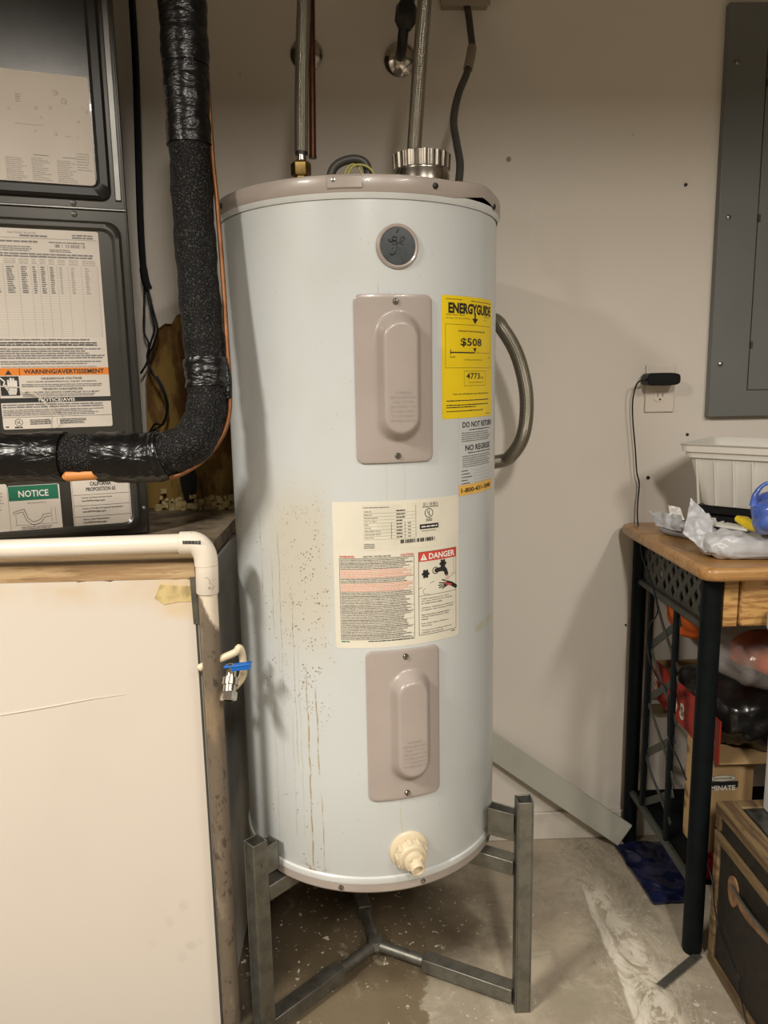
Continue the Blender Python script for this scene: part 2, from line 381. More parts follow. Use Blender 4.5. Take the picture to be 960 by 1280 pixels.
def smoothpath(pts, n=8):                                # Catmull-Rom
    P = [Vector(p) for p in pts]; out = []
    for i in range(len(P)-1):
        a, b, c, d = P[max(i-1, 0)], P[i], P[i+1], P[min(i+2, len(P)-1)]
        for k in range(n):
            t = k/n; out.append(.5*((2*b)+(c-a)*t+(2*a-5*b+4*c-d)*t*t+(3*b-a-3*c+d)*t**3))
    return out+[P[-1]]
def text2d(txt, h=None, w=None, bold=0, res=2):
    """Flat glyph mesh scaled so that it is h high and w wide (either may be None)."""
    cu = bpy.data.curves.new('t', 'FONT'); cu.body = txt; cu.size = 1; cu.resolution_u = res; cu.offset = bold; cu.fill_mode = 'FRONT'
    o = bpy.data.objects.new('t', cu); COL.objects.link(o); dg = bpy.context.evaluated_depsgraph_get(); dg.update()
    me = bpy.data.meshes.new_from_object(o.evaluated_get(dg)); vs = [(v.co.x, v.co.y) for v in me.vertices]; fs = [tuple(p.vertices) for p in me.polygons]
    bpy.data.objects.remove(o); bpy.data.curves.remove(cu); bpy.data.meshes.remove(me)
    x0 = min(v[0] for v in vs); x1 = max(v[0] for v in vs); y0 = min(v[1] for v in vs); y1 = max(v[1] for v in vs)
    sy = h/(y1-y0) if h else None; sx = w/(x1-x0) if w else sy; sy = sy or sx
    return [((x-x0)*sx, (y-y0)*sy) for x, y in vs], fs, (x1-x0)*sx, (y1-y0)*sy
class Sheet:
    """A label: a thin backing with flat print on it. fn(u, v, h) maps metres right, metres down and lift to the world."""
    def __init__(s, fn, w, h, step=.012): s.fn = fn; s.w = w; s.h = h; s.step = step; s.mb = MB(); s.lay = .0006
    def rect(s, u0, v0, u1, v1, m, mb=None, lift=None):
        n = max(1, int(ceil(abs(u1-u0)/s.step))); L = s.lay if lift is None else lift; vs = []
        for i in range(n+1):
            u = u0+(u1-u0)*i/n; vs += [s.fn(u, v0, L), s.fn(u, v1, L)]
        (mb or s.mb).add(vs, [(2*i, 2*i+1, 2*i+3, 2*i+2) for i in range(n)], m)
    def poly(s, pts, m, lift=None): s.mb.add([s.fn(u, v, s.lay if lift is None else lift) for u, v in pts], [tuple(range(len(pts)))], m)
    def line(s, u0, v0, u1, v1, t, m):
        if abs(u1-u0) >= abs(v1-v0): 
            if abs(v1-v0) < 1e-6: s.rect(u0, v0-t/2, u1, v0+t/2, m); return
        d = hypot(u1-u0, v1-v0); nx, ny = -(v1-v0)/d*t/2, (u1-u0)/d*t/2
        s.poly([(u0+nx, v0+ny), (u1+nx, v1+ny), (u1-nx, v1-ny), (u0-nx, v0-ny)], m)
    def frame(s, u0, v0, u1, v1, t, m):
        s.line(u0, v0, u1, v0, t, m); s.line(u0, v1, u1, v1, t, m); s.rect(u0-t/2, v0, u0+t/2, v1, m); s.rect(u1-t/2, v0, u1+t/2, v1, m)
    def text(s, t, u, v, m, h=None, w=None, bold=0, align='l', lift=None):
        vs, fs, W, Hh = text2d(t, h, w, bold); du = {'l': 0, 'c': -W/2, 'r': -W}[align]
        s.mb.add([s.fn(u+du+x, v-y, (s.lay if lift is None else lift)+.0002) for x, y in vs], fs, m); return W
    def greek(s, u0, v0, u1, v1, rows, m, ragged=.15, fill=.62, gap=.25):   # rows of tiny word blocks, too small to read
        rh = (v1-v0)/rows
        for r in range(rows):
            u = u0; end = u1-(u1-u0)*random.random()*ragged if ragged else u1; v = v0+rh*r+rh*(1-fill)/2
            while u < end-1e-5:
                wl = rh*random.uniform(1.2, 4.0); e = min(u+wl, end); hh = rh*fill*random.uniform(.75, 1)
                s.rect(u, v+rh*fill-hh, e, v+rh*fill, m); u = e+rh*gap
    def ring(s, u, v, r, t, m, n=24):
        for k in range(n):
            a, b = 2*pi*k/n, 2*pi*(k+1)/n
            s.poly([(u+cos(a)*r, v+sin(a)*r), (u+cos(b)*r, v+sin(b)*r), (u+cos(b)*(r-t), v+sin(b)*(r-t)), (u+cos(a)*(r-t), v+sin(a)*(r-t))], m)
    def blob(s, pts, r, m):                               # thick polyline with round joints
        for i in range(len(pts)-1): s.line(*pts[i], *pts[i+1], 2*r, m)
        for p in pts: s.poly([(p[0]+cos(2*pi*k/8)*r, p[1]+sin(2*pi*k/8)*r) for k in range(8)], m)
    def bars(s, u0, v0, u1, v1, m, n=26):
        u = u0; st = (u1-u0)/n
        for i in range(n):
            if random.random() < .72: s.rect(u, v0, u+st*random.uniform(.4, .95), v1, m)
            u += st
    def make(s, name, mat, parent, label=None, backing=True, rad=.004):
        b = MB()
        # rounded sheet with a little thickness
        def edge(u): 
            d = min(u, s.w-u)
            return rad-sqrt(max(0, rad*rad-(rad-d)**2)) if d < rad else 0
        us = sorted(set([0, rad*.15, rad*.5, rad, s.w-rad, s.w-rad*.5, s.w-rad*.15, s.w]+[rad+(s.w-2*rad)*i/max(1, int(s.w/s.step)) for i in range(int(s.w/s.step)+1)]))
        vs = []
        for u in us:
            e = edge(u); vs += [s.fn(u, e, .0004), s.fn(u, s.h-e, .0004)]
        b.add(vs, [(2*i, 2*i+1, 2*i+3, 2*i+2) for i in range(len(us)-1)], mat)
        o = b.build(name, None, parent, smooth=60)
        if label: o['label'] = label
        p = s.mb.build('print', None, o, smooth=0)
        return o

# ================================================================== THE SETTING
WY = 2.06                                               # back wall plane
def solid(name, a, b, mat, kind='structure', bevel=0): return tag(localise(MB().box(a, b).build(name, mat, bevel=bevel), ((a[0]+b[0])/2, (a[1]+b[1])/2, a[2])), kind=kind)
solid('floor', (-2.4, -3.2, -.08), (2.6, WY, 0), FLOOR).location.z = -.08
bpy.data.objects['floor'].data.transform(Matrix.Translation((.1, (-3.2+WY)/2, 0))); bpy.data.objects['floor'].location = (0, 0, -.08)
solid('ceiling', (-2.4, -3.2, 2.80), (2.6, WY+.1, 2.88), CEIL)
solid('wall_left', (-2.5, -3.2, 0), (-2.4, WY, 2.80), ROOM)
solid('wall_right', (2.6, -3.2, 0), (2.7, WY, 2.80), ROOM)
solid('wall_front', (-2.5, -3.3, 0), (2.7, -3.2, 2.80), ROOM)
solid('unseen_shade_beam', (-2.4, .30, 2.36), (2.6, .42, 2.80), CEIL)  # unseen beam, added to keep lamp light off the upper wall
# back wall with the torn hole above the platform
wallpx = [(181, 640), (184, 560), (181, 480), (187, 445), (196, 412), (206, 404), (214, 405), (221, 393), (231, 392), (240, 402), (262, 404), (284, 424), (292, 480), (297, 560), (300, 640)]
hole = [PY(px, py, WY) for px, py in wallpx]
hole[0].z = 1.0; hole[-1].z = 1.0
def wall_back():
    bm = bmesh.new(); outer = [(-2.4, 0), (-2.4, 2.80), (2.6, 2.80), (2.6, 0)]
    def loop(pts): vs = [bm.verts.new((x, WY, z)) for x, z in pts]; return [bm.edges.new((vs[i], vs[(i+1) % len(vs)])) for i in range(len(vs))]
    e = loop(outer)+loop([(p.x, p.z) for p in hole]); r = bmesh.ops.triangle_fill(bm, use_beauty=True, edges=e, normal=(0, -1, 0))
    bmesh.ops.recalc_face_normals(bm, faces=bm.faces)
    fs = list(bm.faces); ex = bmesh.ops.extrude_face_region(bm, geom=fs); vv = [g for g in ex['geom'] if isinstance(g, bmesh.types.BMVert)]
    bmesh.ops.translate(bm, verts=vv, vec=(0, .014, 0)); bmesh.ops.recalc_face_normals(bm, faces=bm.faces)
    me = bpy.data.meshes.new('wall_back'); bm.to_mesh(me); bm.free(); me.materials.append(WALL)
    o = bpy.data.objects.new('wall_back', me); COL.objects.link(o); return tag(o, kind='structure')
wb = wall_back()
b = MB().box((-.75, WY+.016, .9), (-.1, WY+.03, 1.7), BACKING); o = b.build('exposed_backing', None, wb)
# dark gap and crumbs in the torn hole
b = MB(); cc = PY(236, 606, WY+.013); b.prism([cc+Vector((cos(t)*.022*(1+.15*sin(3*t)), 0, sin(t)*.062)) for t in [2*pi*k/18 for k in range(18)]], (0, .002, 0), FRUB); b.build('dark_gap', None, wb)
b = MB(); rr = random.Random(3)
for k in range(110):
    q = PY(rr.uniform(196, 296), 640-abs(rr.gauss(0, 1))*9-2, WY-.004-rr.random()*.05); q.z = max(q.z, 1.013); s_ = rr.uniform(.0025, .008)
    b.obb(q, (s_, s_*.4, 0), (-s_*.3, s_*.7, .002), (.001, 0, s_*rr.uniform(.4, 1)), CRUMB)
tag(b.build('crumbled_insulation', None, wb), kind='stuff')
b = MB()
for (x, y, r) in ((636, 199, .006), (857, 231, .0045), (859, 543, .004), (810, 597, .005), (782, 781, .003)):
    p = PY(x, y, WY-.001); b.lathe([(r, 0), (r*.9, .003), (.0008, .0035)], p, (0, -1, 0), 10, DARK if r < .0055 else BEIGET)
b.build('wall_plug', None, wb)
solid('baseboard_back', (-.30, WY-.012, 0), (2.6, WY-.0005, .085), BASEB, bevel=.003)
# platform the furnace stands on
PX1 = -.313; PFY = 1.40; PZT = 1.012
pl = tag(bpy.data.objects.new('furnace_platform', None), kind='structure'); COL.objects.link(pl); pl.location = (PX1, PFY, 0)
b = MB(); b.box((-2.39, PFY+.014, 0), (PX1-.012, WY-.002, PZT-.03), PSIDE); b.build('frame', None, pl)
b = MB(); top = []; n = 70; rr = random.Random(5)                           # front drywall sheet with a ragged top edge
xs = [-1.7+(PX1+1.7)*i/n for i in range(n+1)]
tz = [.984+rr.uniform(-.003, .003)+(.004*sin(i*.7)) for i in range(n+1)]
tz[-1] = .975; tz[-2] = .982
for yy in (PFY, PFY+.0135):
    for i in range(n+1): top += [(xs[i], yy, 0), (xs[i], yy, tz[i])]
fs = [(2*i, 2*i+2, 2*i+3, 2*i+1) for i in range(n)]; N2 = 2*(n+1)
fs += [tuple(N2+j for j in f[::-1]) for f in fs]+[(2*i+1, 2*i+3, N2+2*i+3, N2+2*i+1) for i in range(n)]+[(2*n, 2*n+N2, 2*n+1+N2, 2*n+1)]
b.add(top, fs, DRY); b.build('drywall_face', None, pl)
b = MB(); b.box((PX1-.012, PFY+.001, 0), (PX1, WY-.002, .97), PSIDE); b.build('drywall_side', None, pl)
b = MB(); b.box((-1.7, PFY-.001, PZT-.030), (PX1-.002, PFY+.085, PZT), PLY); b.build('wood_edge', None, pl)
b = MB(); b.box((-1.7, PFY+.0855, PZT-.03), (PX1-.002, WY-.002, PZT-.001), SOIL); b.build('wood_top', None, pl)
b = MB(); b.beam((PX1-.002, PFY-.0015, .005), (PX1-.004, PFY-.0015, .94), .004, .002, (0, 1, 0), CONDUIT)
b.beam((PX1-.004, PFY-.003, .895), (PX1-.006, PFY-.003, .985), .010, .004, (0, 1, 0), GALV); b.build('corner_bead', None, pl)
# torn strip, crease and old paper on the face
b = MB(); q = [PY(x, y, PFY-.0012) for x, y in ((193, 748), (200, 731), (243, 733), (246, 752), (225, 752), (205, 756))]; b.prism(q, (0, .0011, 0), CRUMB)
b.build('torn_paper', None, pl)
b = MB(); q = [PY(x, y, PFY-.0005) for x, y in ((0, 894), (30, 889), (70, 882), (118, 873), (158, 868))]; b.tube(q, [.0012, .0014, .0014, .001, .0004], 6, DRY); b.build('paint_ridge', None, pl)
# ceiling lamp bodies are above the frame and out of view
# ------------------------------------------------------------------ loose crumbs on the wood beside the furnace
# ================================================================== WATER HEATER
TX, TY, TR = .005, 1.63, .275
TZ0 = .353
def tc(th, z, h=0.0, R=TR): t = radians(th); return Vector((TX+sin(t)*(R+h), TY-cos(t)*(R+h), z))
heater = thing('water_heater', 'tall white electric water heater with two taupe covers, standing on a steel stand', 'water heater', (TX, TY, TZ0))
b = MB(); b.lathe([(.10, .366), (TR-.002, .367), (TR, .372), (TR, .60), (TR, 1.0), (TR, 1.4), (TR, 1.655)], (TX, TY, 0), seg=160, m=TANK, caps=True); b.build('tank_body', None, heater)
b = MB(); b.lathe([(TR-.001, .371), (TR+.0035, .372), (TR+.0045, .375), (TR+.0035, .384), (TR+.0003, .387)], (TX, TY, 0), seg=128, m=RINGW, caps=False); b.build('white_band', None, heater)
b = MB(); b.lathe([(.0, .350), (.262, .350), (TR, .352), (TR+.003, .356), (TR+.003, .3715), (TR, .372)], (TX, TY, 0), seg=128, m=RIM, caps=False); br = b.build('bottom_rim', None, heater)
for th in (-13.2, 20.5, 62): MB().lathe([(.0052, 0), (.0048, .003), (.002, .0042), (0, .0042)], tc(th, .364, .003), tc(th, 0)-tc(th, 0, -.1), 10, STEEL).build('screw', None, br)
def rim_top():
    b = MB(); seg = 160; vs = []; prof = [(.006, 1.649), (.0075, 1.652), (.0075, 1.672), (.006, 1.677), (.001, 1.679), (-.06, 1.679), (-TR, 1.679)]
    for r, z in prof:
        for k in range(seg):
            th = 360*k/seg-180
            g = max(0, 1-abs(th-52)/16)                  # the lid has lifted on the right
            vs.append(tc(th, z+(g*.012 if z < 1.66 else g*.006), max(r, -TR)+(g*.004 if r > 0 else 0)))
    b.add(vs, [(i*seg+k, i*seg+(k+1) % seg, (i+1)*seg+(k+1) % seg, (i+1)*seg+k) for i in range(len(prof)-1) for k in range(seg)], RIM)
    b.lathe([(TR+.002, 1.640), (TR+.006, 1.649), (TR+.006, 1.653)], (TX, TY, 0), seg=128, m=RINGW, caps=False)
    return b.build('top_rim', None, heater)
rt = rim_top()
for th, z in ((-64, 1.663), (-8.5, 1.668), (27.5, 1.664), (63, 1.655)):
    MB().lathe([(.0055, 0), (.005, .003), (.002, .0042), (0, .0042)], tc(th, z, .007), tc(th, 0)-tc(th, 0, -.1), 10, DARK if abs(th) > 20 else STEEL).build('screw', None, rt)
b = MB(); n = 14                                          # raised joint on the lid edge
for i in range(n):
    a0, a1 = -10.5+11.5*i/n, -10.5+11.5*(i+1)/n
    b.add([tc(a, z, h) for a in (a0, a1) for z, h in ((1.6535, .0075), (1.656, .0105), (1.673, .0105), (1.6755, .0075))], [(0, 1, 5, 4), (1, 2, 6, 5), (2, 3, 7, 6)], RIM)
b.build('rim_joint', None, rt)
def cover(name, thc, zc, wd, ht, ox, oz, pw, ph, label, seed):
    b = MB(); nu, nv = 44, 84; hw, hh = wd/2, ht/2; rc = .013
    def corner(x, y):
        ax, ay = abs(x)-(hw-rc), abs(y)-(hh-rc)
        if ax > 0 and ay > 0:
            a, c = ax/rc, ay/rc; a2, c2 = a*sqrt(1-c*c/2), c*sqrt(1-a*a/2); x = copysign(hw-rc+a2*rc, x); y = copysign(hh-rc+c2*rc, y)
        return x, y
    def pill(x, y, r, l):                                # signed distance to a vertical capsule
        return hypot(x, max(abs(y)-(l/2-r), 0))-r
    def hgt(x, y):
        px, py = x-ox, y-oz
        din = pill(px+.002, py, pw*.30, ph*.80); dout = pill(px, py, pw/2, ph)
        t = max(0, min(1, -dout/(max(1e-6, din-dout)))) if din > 0 else 1
        t = t*t*(3-2*t)
        return .0055+.026*t
    U = [-hw]+[-hw+rc*k/4 for k in (1, 2, 3)]+[-hw+rc+(wd-2*rc)*i/nu for i in range(nu+1)]+[hw-rc*k/4 for k in (3, 2, 1)]+[hw]
    Vv = [-hh]+[-hh+rc*k/4 for k in (1, 2, 3)]+[-hh+rc+(ht-2*rc)*i/nv for i in range(nv+1)]+[hh-rc*k/4 for k in (3, 2, 1)]+[hh]
    U = sorted(set(U)); Vv = sorted(set(Vv)); vs = []
    th = lambda x: thc+degrees(x/TR)
    for y in Vv:
        for x in U:
            cx, cy = corner(x, y); e = (abs(x) >= hw-1e-9 or abs(y) >= hh-1e-9)
            vs.append(tc(th(cx), zc+cy, .0045 if e else hgt(cx, cy)))
    nU = len(U); fs = [(j*nU+i, j*nU+i+1, (j+1)*nU+i+1, (j+1)*nU+i) for j in range(len(Vv)-1) for i in range(nU-1)]
    b.add(vs, fs, COVER)
    ring = [i for i in range(nU)]+[j*nU+nU-1 for j in range(1, len(Vv))]+[(len(Vv)-1)*nU+i for i in range(nU-2, -1, -1)]+[j*nU for j in range(len(Vv)-2, 0, -1)]
    bs = []; 
    for k in ring:
        i, j = k % nU, k//nU; cx, cy = corner(U[i], Vv[j]); bs.append(tc(th(cx*1.012), zc+cy*1.006, .0002))
    base = [vs[k] for k in ring]; m_ = len(ring)
    b.add(base+bs, [(k, (k+1) % m_, (k+1) % m_+m_, k+m_) for k in range(m_)], COVER)
    o = b.build(name, None, heater, smooth=50); 
    for sy in (1, -1):
        q = tc(thc+.4, zc+sy*(hh-.012), .0055); ax = tc(thc, 0)-tc(thc, 0, -.1)
        s = MB(); s.lathe([(.0058, 0), (.0055, .002), (.004, .0036), (0, .004)], q, ax, 12, STEEL); s.box(q+Vector((-.0008, -.0047, -.0045)), q+Vector((.0008, -.0036, .0045)), DARK); s.build('screw', None, o)
    # faint embossed caution lines on the raised middle
    t = MB(); rg = random.Random(seed)
    for k, l in enumerate(['WARNING:', 'BEFORE REMOVING', 'THIS COVER', 'DISCONNECT THE', 'POWER SUPPLY', 'TO PREVENT', 'POSSIBLE SHOCK']):
        g, f, W, Hh = text2d(l, .0048, min(.040, .0036*len(l)), 0, 1)
        t.add([tc(th(ox-W/2+x), zc-ht*.07-k*.0080+y-.004, hgt(ox, oz)+.0004) for x, y in g], f, COVTXT)
    t.build('embossed_text', None, o, smooth=0)
    return o
cover('upper_cover', 11.8, 1.340, .139, .289, .006, .003, .082, .228, None, 1)
cover('lower_cover', 13.7, .697, .142, .298, .010, .000, .080, .225, None, 2)
# round badge
b = MB(); bc = tc(13.4, 1.5635, -.0015); ax = (tc(13.4, 0)-tc(13.4, 0, -.1)).normalized(); b.lathe([(.0375, 0), (.0370, .0045), (.034, .0062), (.0315, .0055), (.0305, .003)], bc, ax, 56, RIM, caps=False)
bd = b.build('badge', None, heater)
MSL = plain('slate_badge', (.055, .066, .074), .30, var=.25, scale=80, coat=.3)
MB().lathe([(.0308, .0028), (.0305, .0046), (0, .0052)], bc, ax, 48, MSL, caps=False).build('disc', None, bd)
b = MB(); ux = Vector((cos(radians(13.4)), sin(radians(13.4)), 0))
def bp(x, y): return bc+ax*.0052+ux*((x-425)/290*.0305)+Vector((0, 0, 1))*(-(y-465)/320*.0305)
for st, r in (([(268, 350), (290, 392), (335, 388), (390, 365), (400, 325), (370, 303), (335, 320), (340, 365), (395, 385), (402, 430), (395, 500), (375, 570), (335, 612), (285, 598)], .0012),
              ([(330, 440), (372, 432), (415, 420), (455, 405), (505, 375), (535, 330), (515, 300), (480, 320), (462, 370), (475, 425), (520, 430)], .0009), ([(440, 178), (425, 205), (400, 232)], .0012), ([(318, 515), (350, 495)], .0006)):
    b.tube(smoothpath([bp(*p) for p in st], 5), r, 6, INK)
b.tube([bp(440, 510), bp(455, 532)], .0007, 5, CHROME); b.tube([bp(548, 560), bp(560, 575)], .0005, 5, CHROME)  # chrome strokes here and below stand in for sparkle on the badge
b.tube([bp(200, 610), bp(215, 640), bp(240, 665)], .0007, 5, CHROME)
b.build('monogram', None, bd)
# labels: (left angle, top height) -> sheet mapping
def tfn(th0, z1): return lambda u, v, h: tc(th0+degrees(u/TR), z1-v, h)
def width(a, b_): return radians(b_-a)*TR
# yellow energy label
W_ = width(31, 66.3); s = Sheet(tfn(31, 1.4865), W_, .2185)
s.text('ENERGYGUIDE', W_*.09, .031, INK, h=.019, w=W_*.84, bold=.045)
s.rect(W_*.515, .028, W_*.545, .040, INK); s.poly([(W_*.47, .038), (W_*.59, .038), (W_*.53, .048)], INK)
s.greek(W_*.06, .005, W_*.3, .0075, 1, INK, 0, .5); s.greek(W_*.45, .006, W_*.94, .0085, 1, INK, 0, .5)
s.text('Water Heater - Electric', W_*.06, .0345, INK, h=.0026, w=W_*.28); s.text('Storage Tank Size: 50 Gallons', W_*.06, .0405, INK, h=.0026, w=W_*.38)
s.text('Model Numbers', W_*.72, .0345, INK, h=.0022, w=W_*.18); s.text('Capacity', W_*.72, .0405, INK, h=.0022, w=W_*.09)
s.frame(W_*.05, .050, W_*.93, .127, .0006, INK)
s.text('Estimated Yearly Operating Cost', W_*.5, .0635, INK, h=.0042, w=W_*.52, bold=.01, align='c')
s.text('$508', W_*.47, .0895, INK, h=.0160, w=W_*.40, bold=.018, align='c')
s.rect(W_*.12, .0985, W_*.52, .1008, INK); s.line(W_*.12, .0995, W_*.90, .0995, .0005, INK); s.poly([(W_*.49, .091), (W_*.56, .091), (W_*.525, .099)], INK)
for k in range(6): s.rect(W_*(.12+k*.156)-.0003, .0975, W_*(.12+k*.156)+.0003, .1015, INK)
s.rect(W_*.115, .094, W_*.125, .104, INK)
s.text('$488', W_*.11, .109, INK, h=.0026, w=W_*.08); s.text('$513', W_*.86, .109, INK, h=.0026, w=W_*.06)
s.text('Cost Range of Similar Models', W_*.50, .114, INK, h=.0028, w=W_*.34, align='c')
s.frame(W_*.33, .133, W_*.78, .1595, .0006, INK); s.text('4773', W_*.365, .1475, INK, h=.0110, w=W_*.27, bold=.014); s.text('kWh', W_*.65, .1470, INK, h=.0038, w=W_*.07)
s.text('Estimated Yearly Electricity Use', W_*.56, .155, INK, h=.0026, w=W_*.3, align='c')
s.text('Your cost will depend on your utility rates and use.', W_*.51, .1765, INK, h=.0040, w=W_*.72, bold=.01, align='c')
for k, (v, e) in enumerate(((.1845, .88), (.1925, .86), (.1965, .55), (.2035, .72))): s.greek(W_*.06, v, W_*e, v+.0032, 1, INK, 0, .6)
s.greek(W_*.8, .212, W_*.93, .2145, 1, INK, 0, .5)
s.make('energy_label', YEL, heater, 'yellow energy guide label reading $508')
# do not return label (print on thin white sheet)
W_ = width(39.4, 67.4); s = Sheet(tfn(39.4, 1.2675), W_, .145)
s.text('DO NOT RETURN', W_*.08, .0175, INK, h=.0108, w=W_*.86, bold=.022); s.greek(W_*.22, .0205, W_*.85, .0235, 1, INK, 0, .6)
s.greek(W_*.06, .0255, W_*.95, .0445, 5, INKG, .2, .5)
s.text('NO REGRESE', W_*.14, .0610, INK, h=.0108, w=W_*.74, bold=.022); s.greek(W_*.2, .0635, W_*.9, .0665, 1, INK, 0, .6)
s.greek(W_*.08, .0690, W_*.93, .0925, 6, INKG, .2, .5)
for k in range(5): s.greek(W_*.06, .097+k*.006, W_*(.2+.05*(k % 3)), .0995+k*.006, 1, INK, 0, .7); s.line(W_*.34, .0995+k*.006, W_*.95, .0995+k*.006, .0004, INKG)
s.rect(0.0005, .1245, W_-.0005, .1445, ORGT); s.lay = .0009; s.text('1-800-431-1848', W_*.05, .1395, INK, h=.0088, w=W_*.84, bold=.02)
RETP = plain('translucent_label', (.56, .58, .58), .35, var=.05)
s.make('return_label', RETP, heater, 'white return label with amber strip')
# big cream label with plate, warnings and danger panel
A0 = -12.6; W_ = width(A0, 39.4); s = Sheet(tfn(A0, 1.1265), W_, .2735)
x0, x1, y0, y1 = width(A0, -10.4), width(A0, 18.3), .104, .2575
s.text('WARNING:', x0, .1025, INKR, h=.0042, w=.028, bold=.03); s.text('ELECTRIC WATER HEATER', (x0+x1)/2, .1022, INK, h=.0032, w=.050, bold=.01, align='c'); s.text('CAUTION:', x1, .1025, INKR, h=.0042, w=.026, bold=.03, align='r')
s.frame(x0, y0, x1, y1, .0007, INK)
v = y0+.0015; k = 0; rr = random.Random(11)
blocks = [(3, INK), (3, INK), (3, INKP), (2, INKP), (3, INK), (2, INKP), (3, INKP), (3, INK), (6, INK), (3, INK), (5, INK), (4, INK), (5, INK), (2, INK)]
tot = sum(n for n, _ in blocks); rh = (y1-y0-.002)/tot
random.seed(9)
BODY = plain('ink_body', (.11, .10, .09), .5, var=0)
for n, c in blocks:
    s.line(x0, v-.0002, x1, v-.0002, .0004, INKP if c is INKP else INK)
    s.greek(x0+.0015, v+.0003, x1-.0015, v+rh*n-.0003, n, BODY if c is INK else c, .15, .54, .22); v += rh*n
s.greek(x0, .2590, x0+.016, .2625, 1, GRN, 0, .7); s.greek(x0+.05, .2590, x1, .2620, 1, INK, 0, .7)
# rating plate on it
p0, p1, q0, q1 = width(A0, -1.5), width(A0, 30.2), .0065, .0900
s.rect(p0, q0, p1, q1, LPLATE); s.lay = .0009
s.greek(p0+.003, .0100, p0+.05, .0122, 1, INK, 0, .5)
rows = ['MODEL NO.', 'SERIAL NO.', 'MANUFACTURE DATE', 'CAP. U.S. GALS.', 'PHASE', 'VOLTS AC', 'UPPER ELEMENT WATTS', 'LOWER ELEMENT WATTS', 'TOTAL WATTS']
for k, l in enumerate(rows):
    v = .0195+k*.0060; s.text(l, p0+.004, v, INK, h=.0023, w=.0019*len(l)*.8); s.line(p0+.002, v+.0022, width(A0, 19), v+.0022, .00035, INKG)
    s.greek(width(A0, 11.5), v-.0025, width(A0, 11.5)+.011*(1 if k > 2 else 1.5), v, 1, INK, 0, .9)
    if k > 3: s.greek(width(A0, 16), v-.0025, width(A0, 16)+.006, v, 1, INKG, 0, .9)
for a in (9.5, 14.8): s.rect(width(A0, a), .0395, width(A0, a)+.0006, .0700, INK)
s.rect(width(A0, 19.2), .0105, width(A0, 19.2)+.0005, .0700, INK)
s.bars(width(A0, 21.5), .0075, width(A0, 29.2), .0135, INKG, 26); s.greek(width(A0, 22), .0142, width(A0, 29), .0165, 1, INK, 0, .7)
uc = (width(A0, 24.8), .0270); s.ring(*uc, .0088, .0013, INK, 28); s.text('U', uc[0]-.0032, uc[1]+.001, INK, h=.0062, w=.0040, bold=.02); s.text('L', uc[0]-.0006, uc[1]+.0045, INK, h=.0062, w=.0040, bold=.02)
s.greek(uc[0]-.006, .0372, uc[0]+.007, .0425, 2, INK, 0, .6)
s.rect(width(A0, 20.8), .0470, width(A0, 29.0), .0560, INK); s.greek(width(A0, 21.5), .0585, width(A0, 28), .0605, 1, INKG, 0, .7)
s.lay = .0012; s.text('INTERTEK', width(A0, 21.3), .0535, INKW, h=.0040, w=.0185, bold=.01) if False else s.greek(width(A0, 21.5), .0500, width(A0, 28.4), .0530, 1, INKW, 0, .8, .6); s.lay = .0009
s.bars(width(A0, 13), .0720, width(A0, 27.4), .0790, INK, 40); s.greek(p0+.003, .0765, p0+.022, .0860, 4, INKG, 0, .6)
s.lay = .0006
# danger panel
d0, d1 = width(A0, 20.2), width(A0, 37.8); e0, e1 = .0990, .2575; D = d1-d0
s.frame(d0, e0, d1, e1, .0009, INK); s.rect(d0, e0, d1, e0+.0180, INKR); s.line(d0, e0+.083, d1, e0+.083, .0007, INK)
s.lay = .0009; s.text('DANGER', d0+D*.25, e0+.0150, INKW, h=.0115, w=D*.70, bold=.03); s.poly([(d0+D*.04, e0+.0155), (d0+D*.21, e0+.0155), (d0+D*.125, e0+.0030)], INKW)
s.lay = .0011; s.rect(d0+D*.118, e0+.007, d0+D*.132, e0+.0125, INKR); s.lay = .0006
def dp(x, y): return (d0+(x-.0)*D, e0+y)                 # x 0..1 across, y metres down from the panel's top
s.line(*dp(.93, .018), *dp(.93, .047), .0006, INK); s.line(*dp(.93, .047), *dp(.99, .051), .0006, INK)
s.blob([dp(.01, .069), dp(.35, .059), dp(.9, .049)], .0004, INK); s.blob([dp(.10, .074), dp(.14, .070), dp(.7, .058), dp(.95, .051)], .0003, INK); s.blob([dp(.10, .074), dp(.13, .080), dp(.30, .083)], .0003, INK)
for cx, cy in ((.17, .042), (.62, .027)):                # tap handles
    for k in range(6): a = k*pi/3; s.blob([dp(cx, cy), (dp(cx, cy)[0]+cos(a)*.0056, dp(cx, cy)[1]+sin(a)*.0062)], .0028, INK)
s.ring(*dp(.42, .038), .0070, .0016, INK, 14); s.blob([dp(.44, .038), dp(.58, .037), dp(.68, .039), dp(.72, .048)], .0042, INK)
for k in range(4): s.line(*dp(.70+.03*k, .049), *dp(.68+.035*k, .062), .0007, INKP)
s.blob([dp(.99, .076), dp(.86, .069), dp(.76, .066)], .0038, INK); s.blob([dp(.80, .065), dp(.68, .061), dp(.60, .058)], .0012, INK)
for k, (ex, ey) in enumerate(((.52, .063), (.50, .068), (.52, .0725), (.60, .075))): s.blob([dp(.76, .0665+k*.001), dp(ex, ey)], .0011, INK)
s.lay = .0008; s.blob([dp(.70, .067), dp(.85, .070)], .0017, INKR); s.lay = .0006
for k, l in enumerate(['Water temperature over 125 F', 'can cause severe burns instantly', 'or death from scalds.', '', 'Children, disabled and elderly are', 'at highest risk of being scalded.', '', 'See instruction manual before', 'setting temperature at water', 'heater.', '', 'Feel water before bathing or', 'showering.', '', 'Temperature limiting valves are', 'available, see manual.']):
    if l: s.text(l, d0+D*.06, e0+.0905+k*.00435, INK, h=.0027, w=D*.88*len(l)/34, bold=.012)
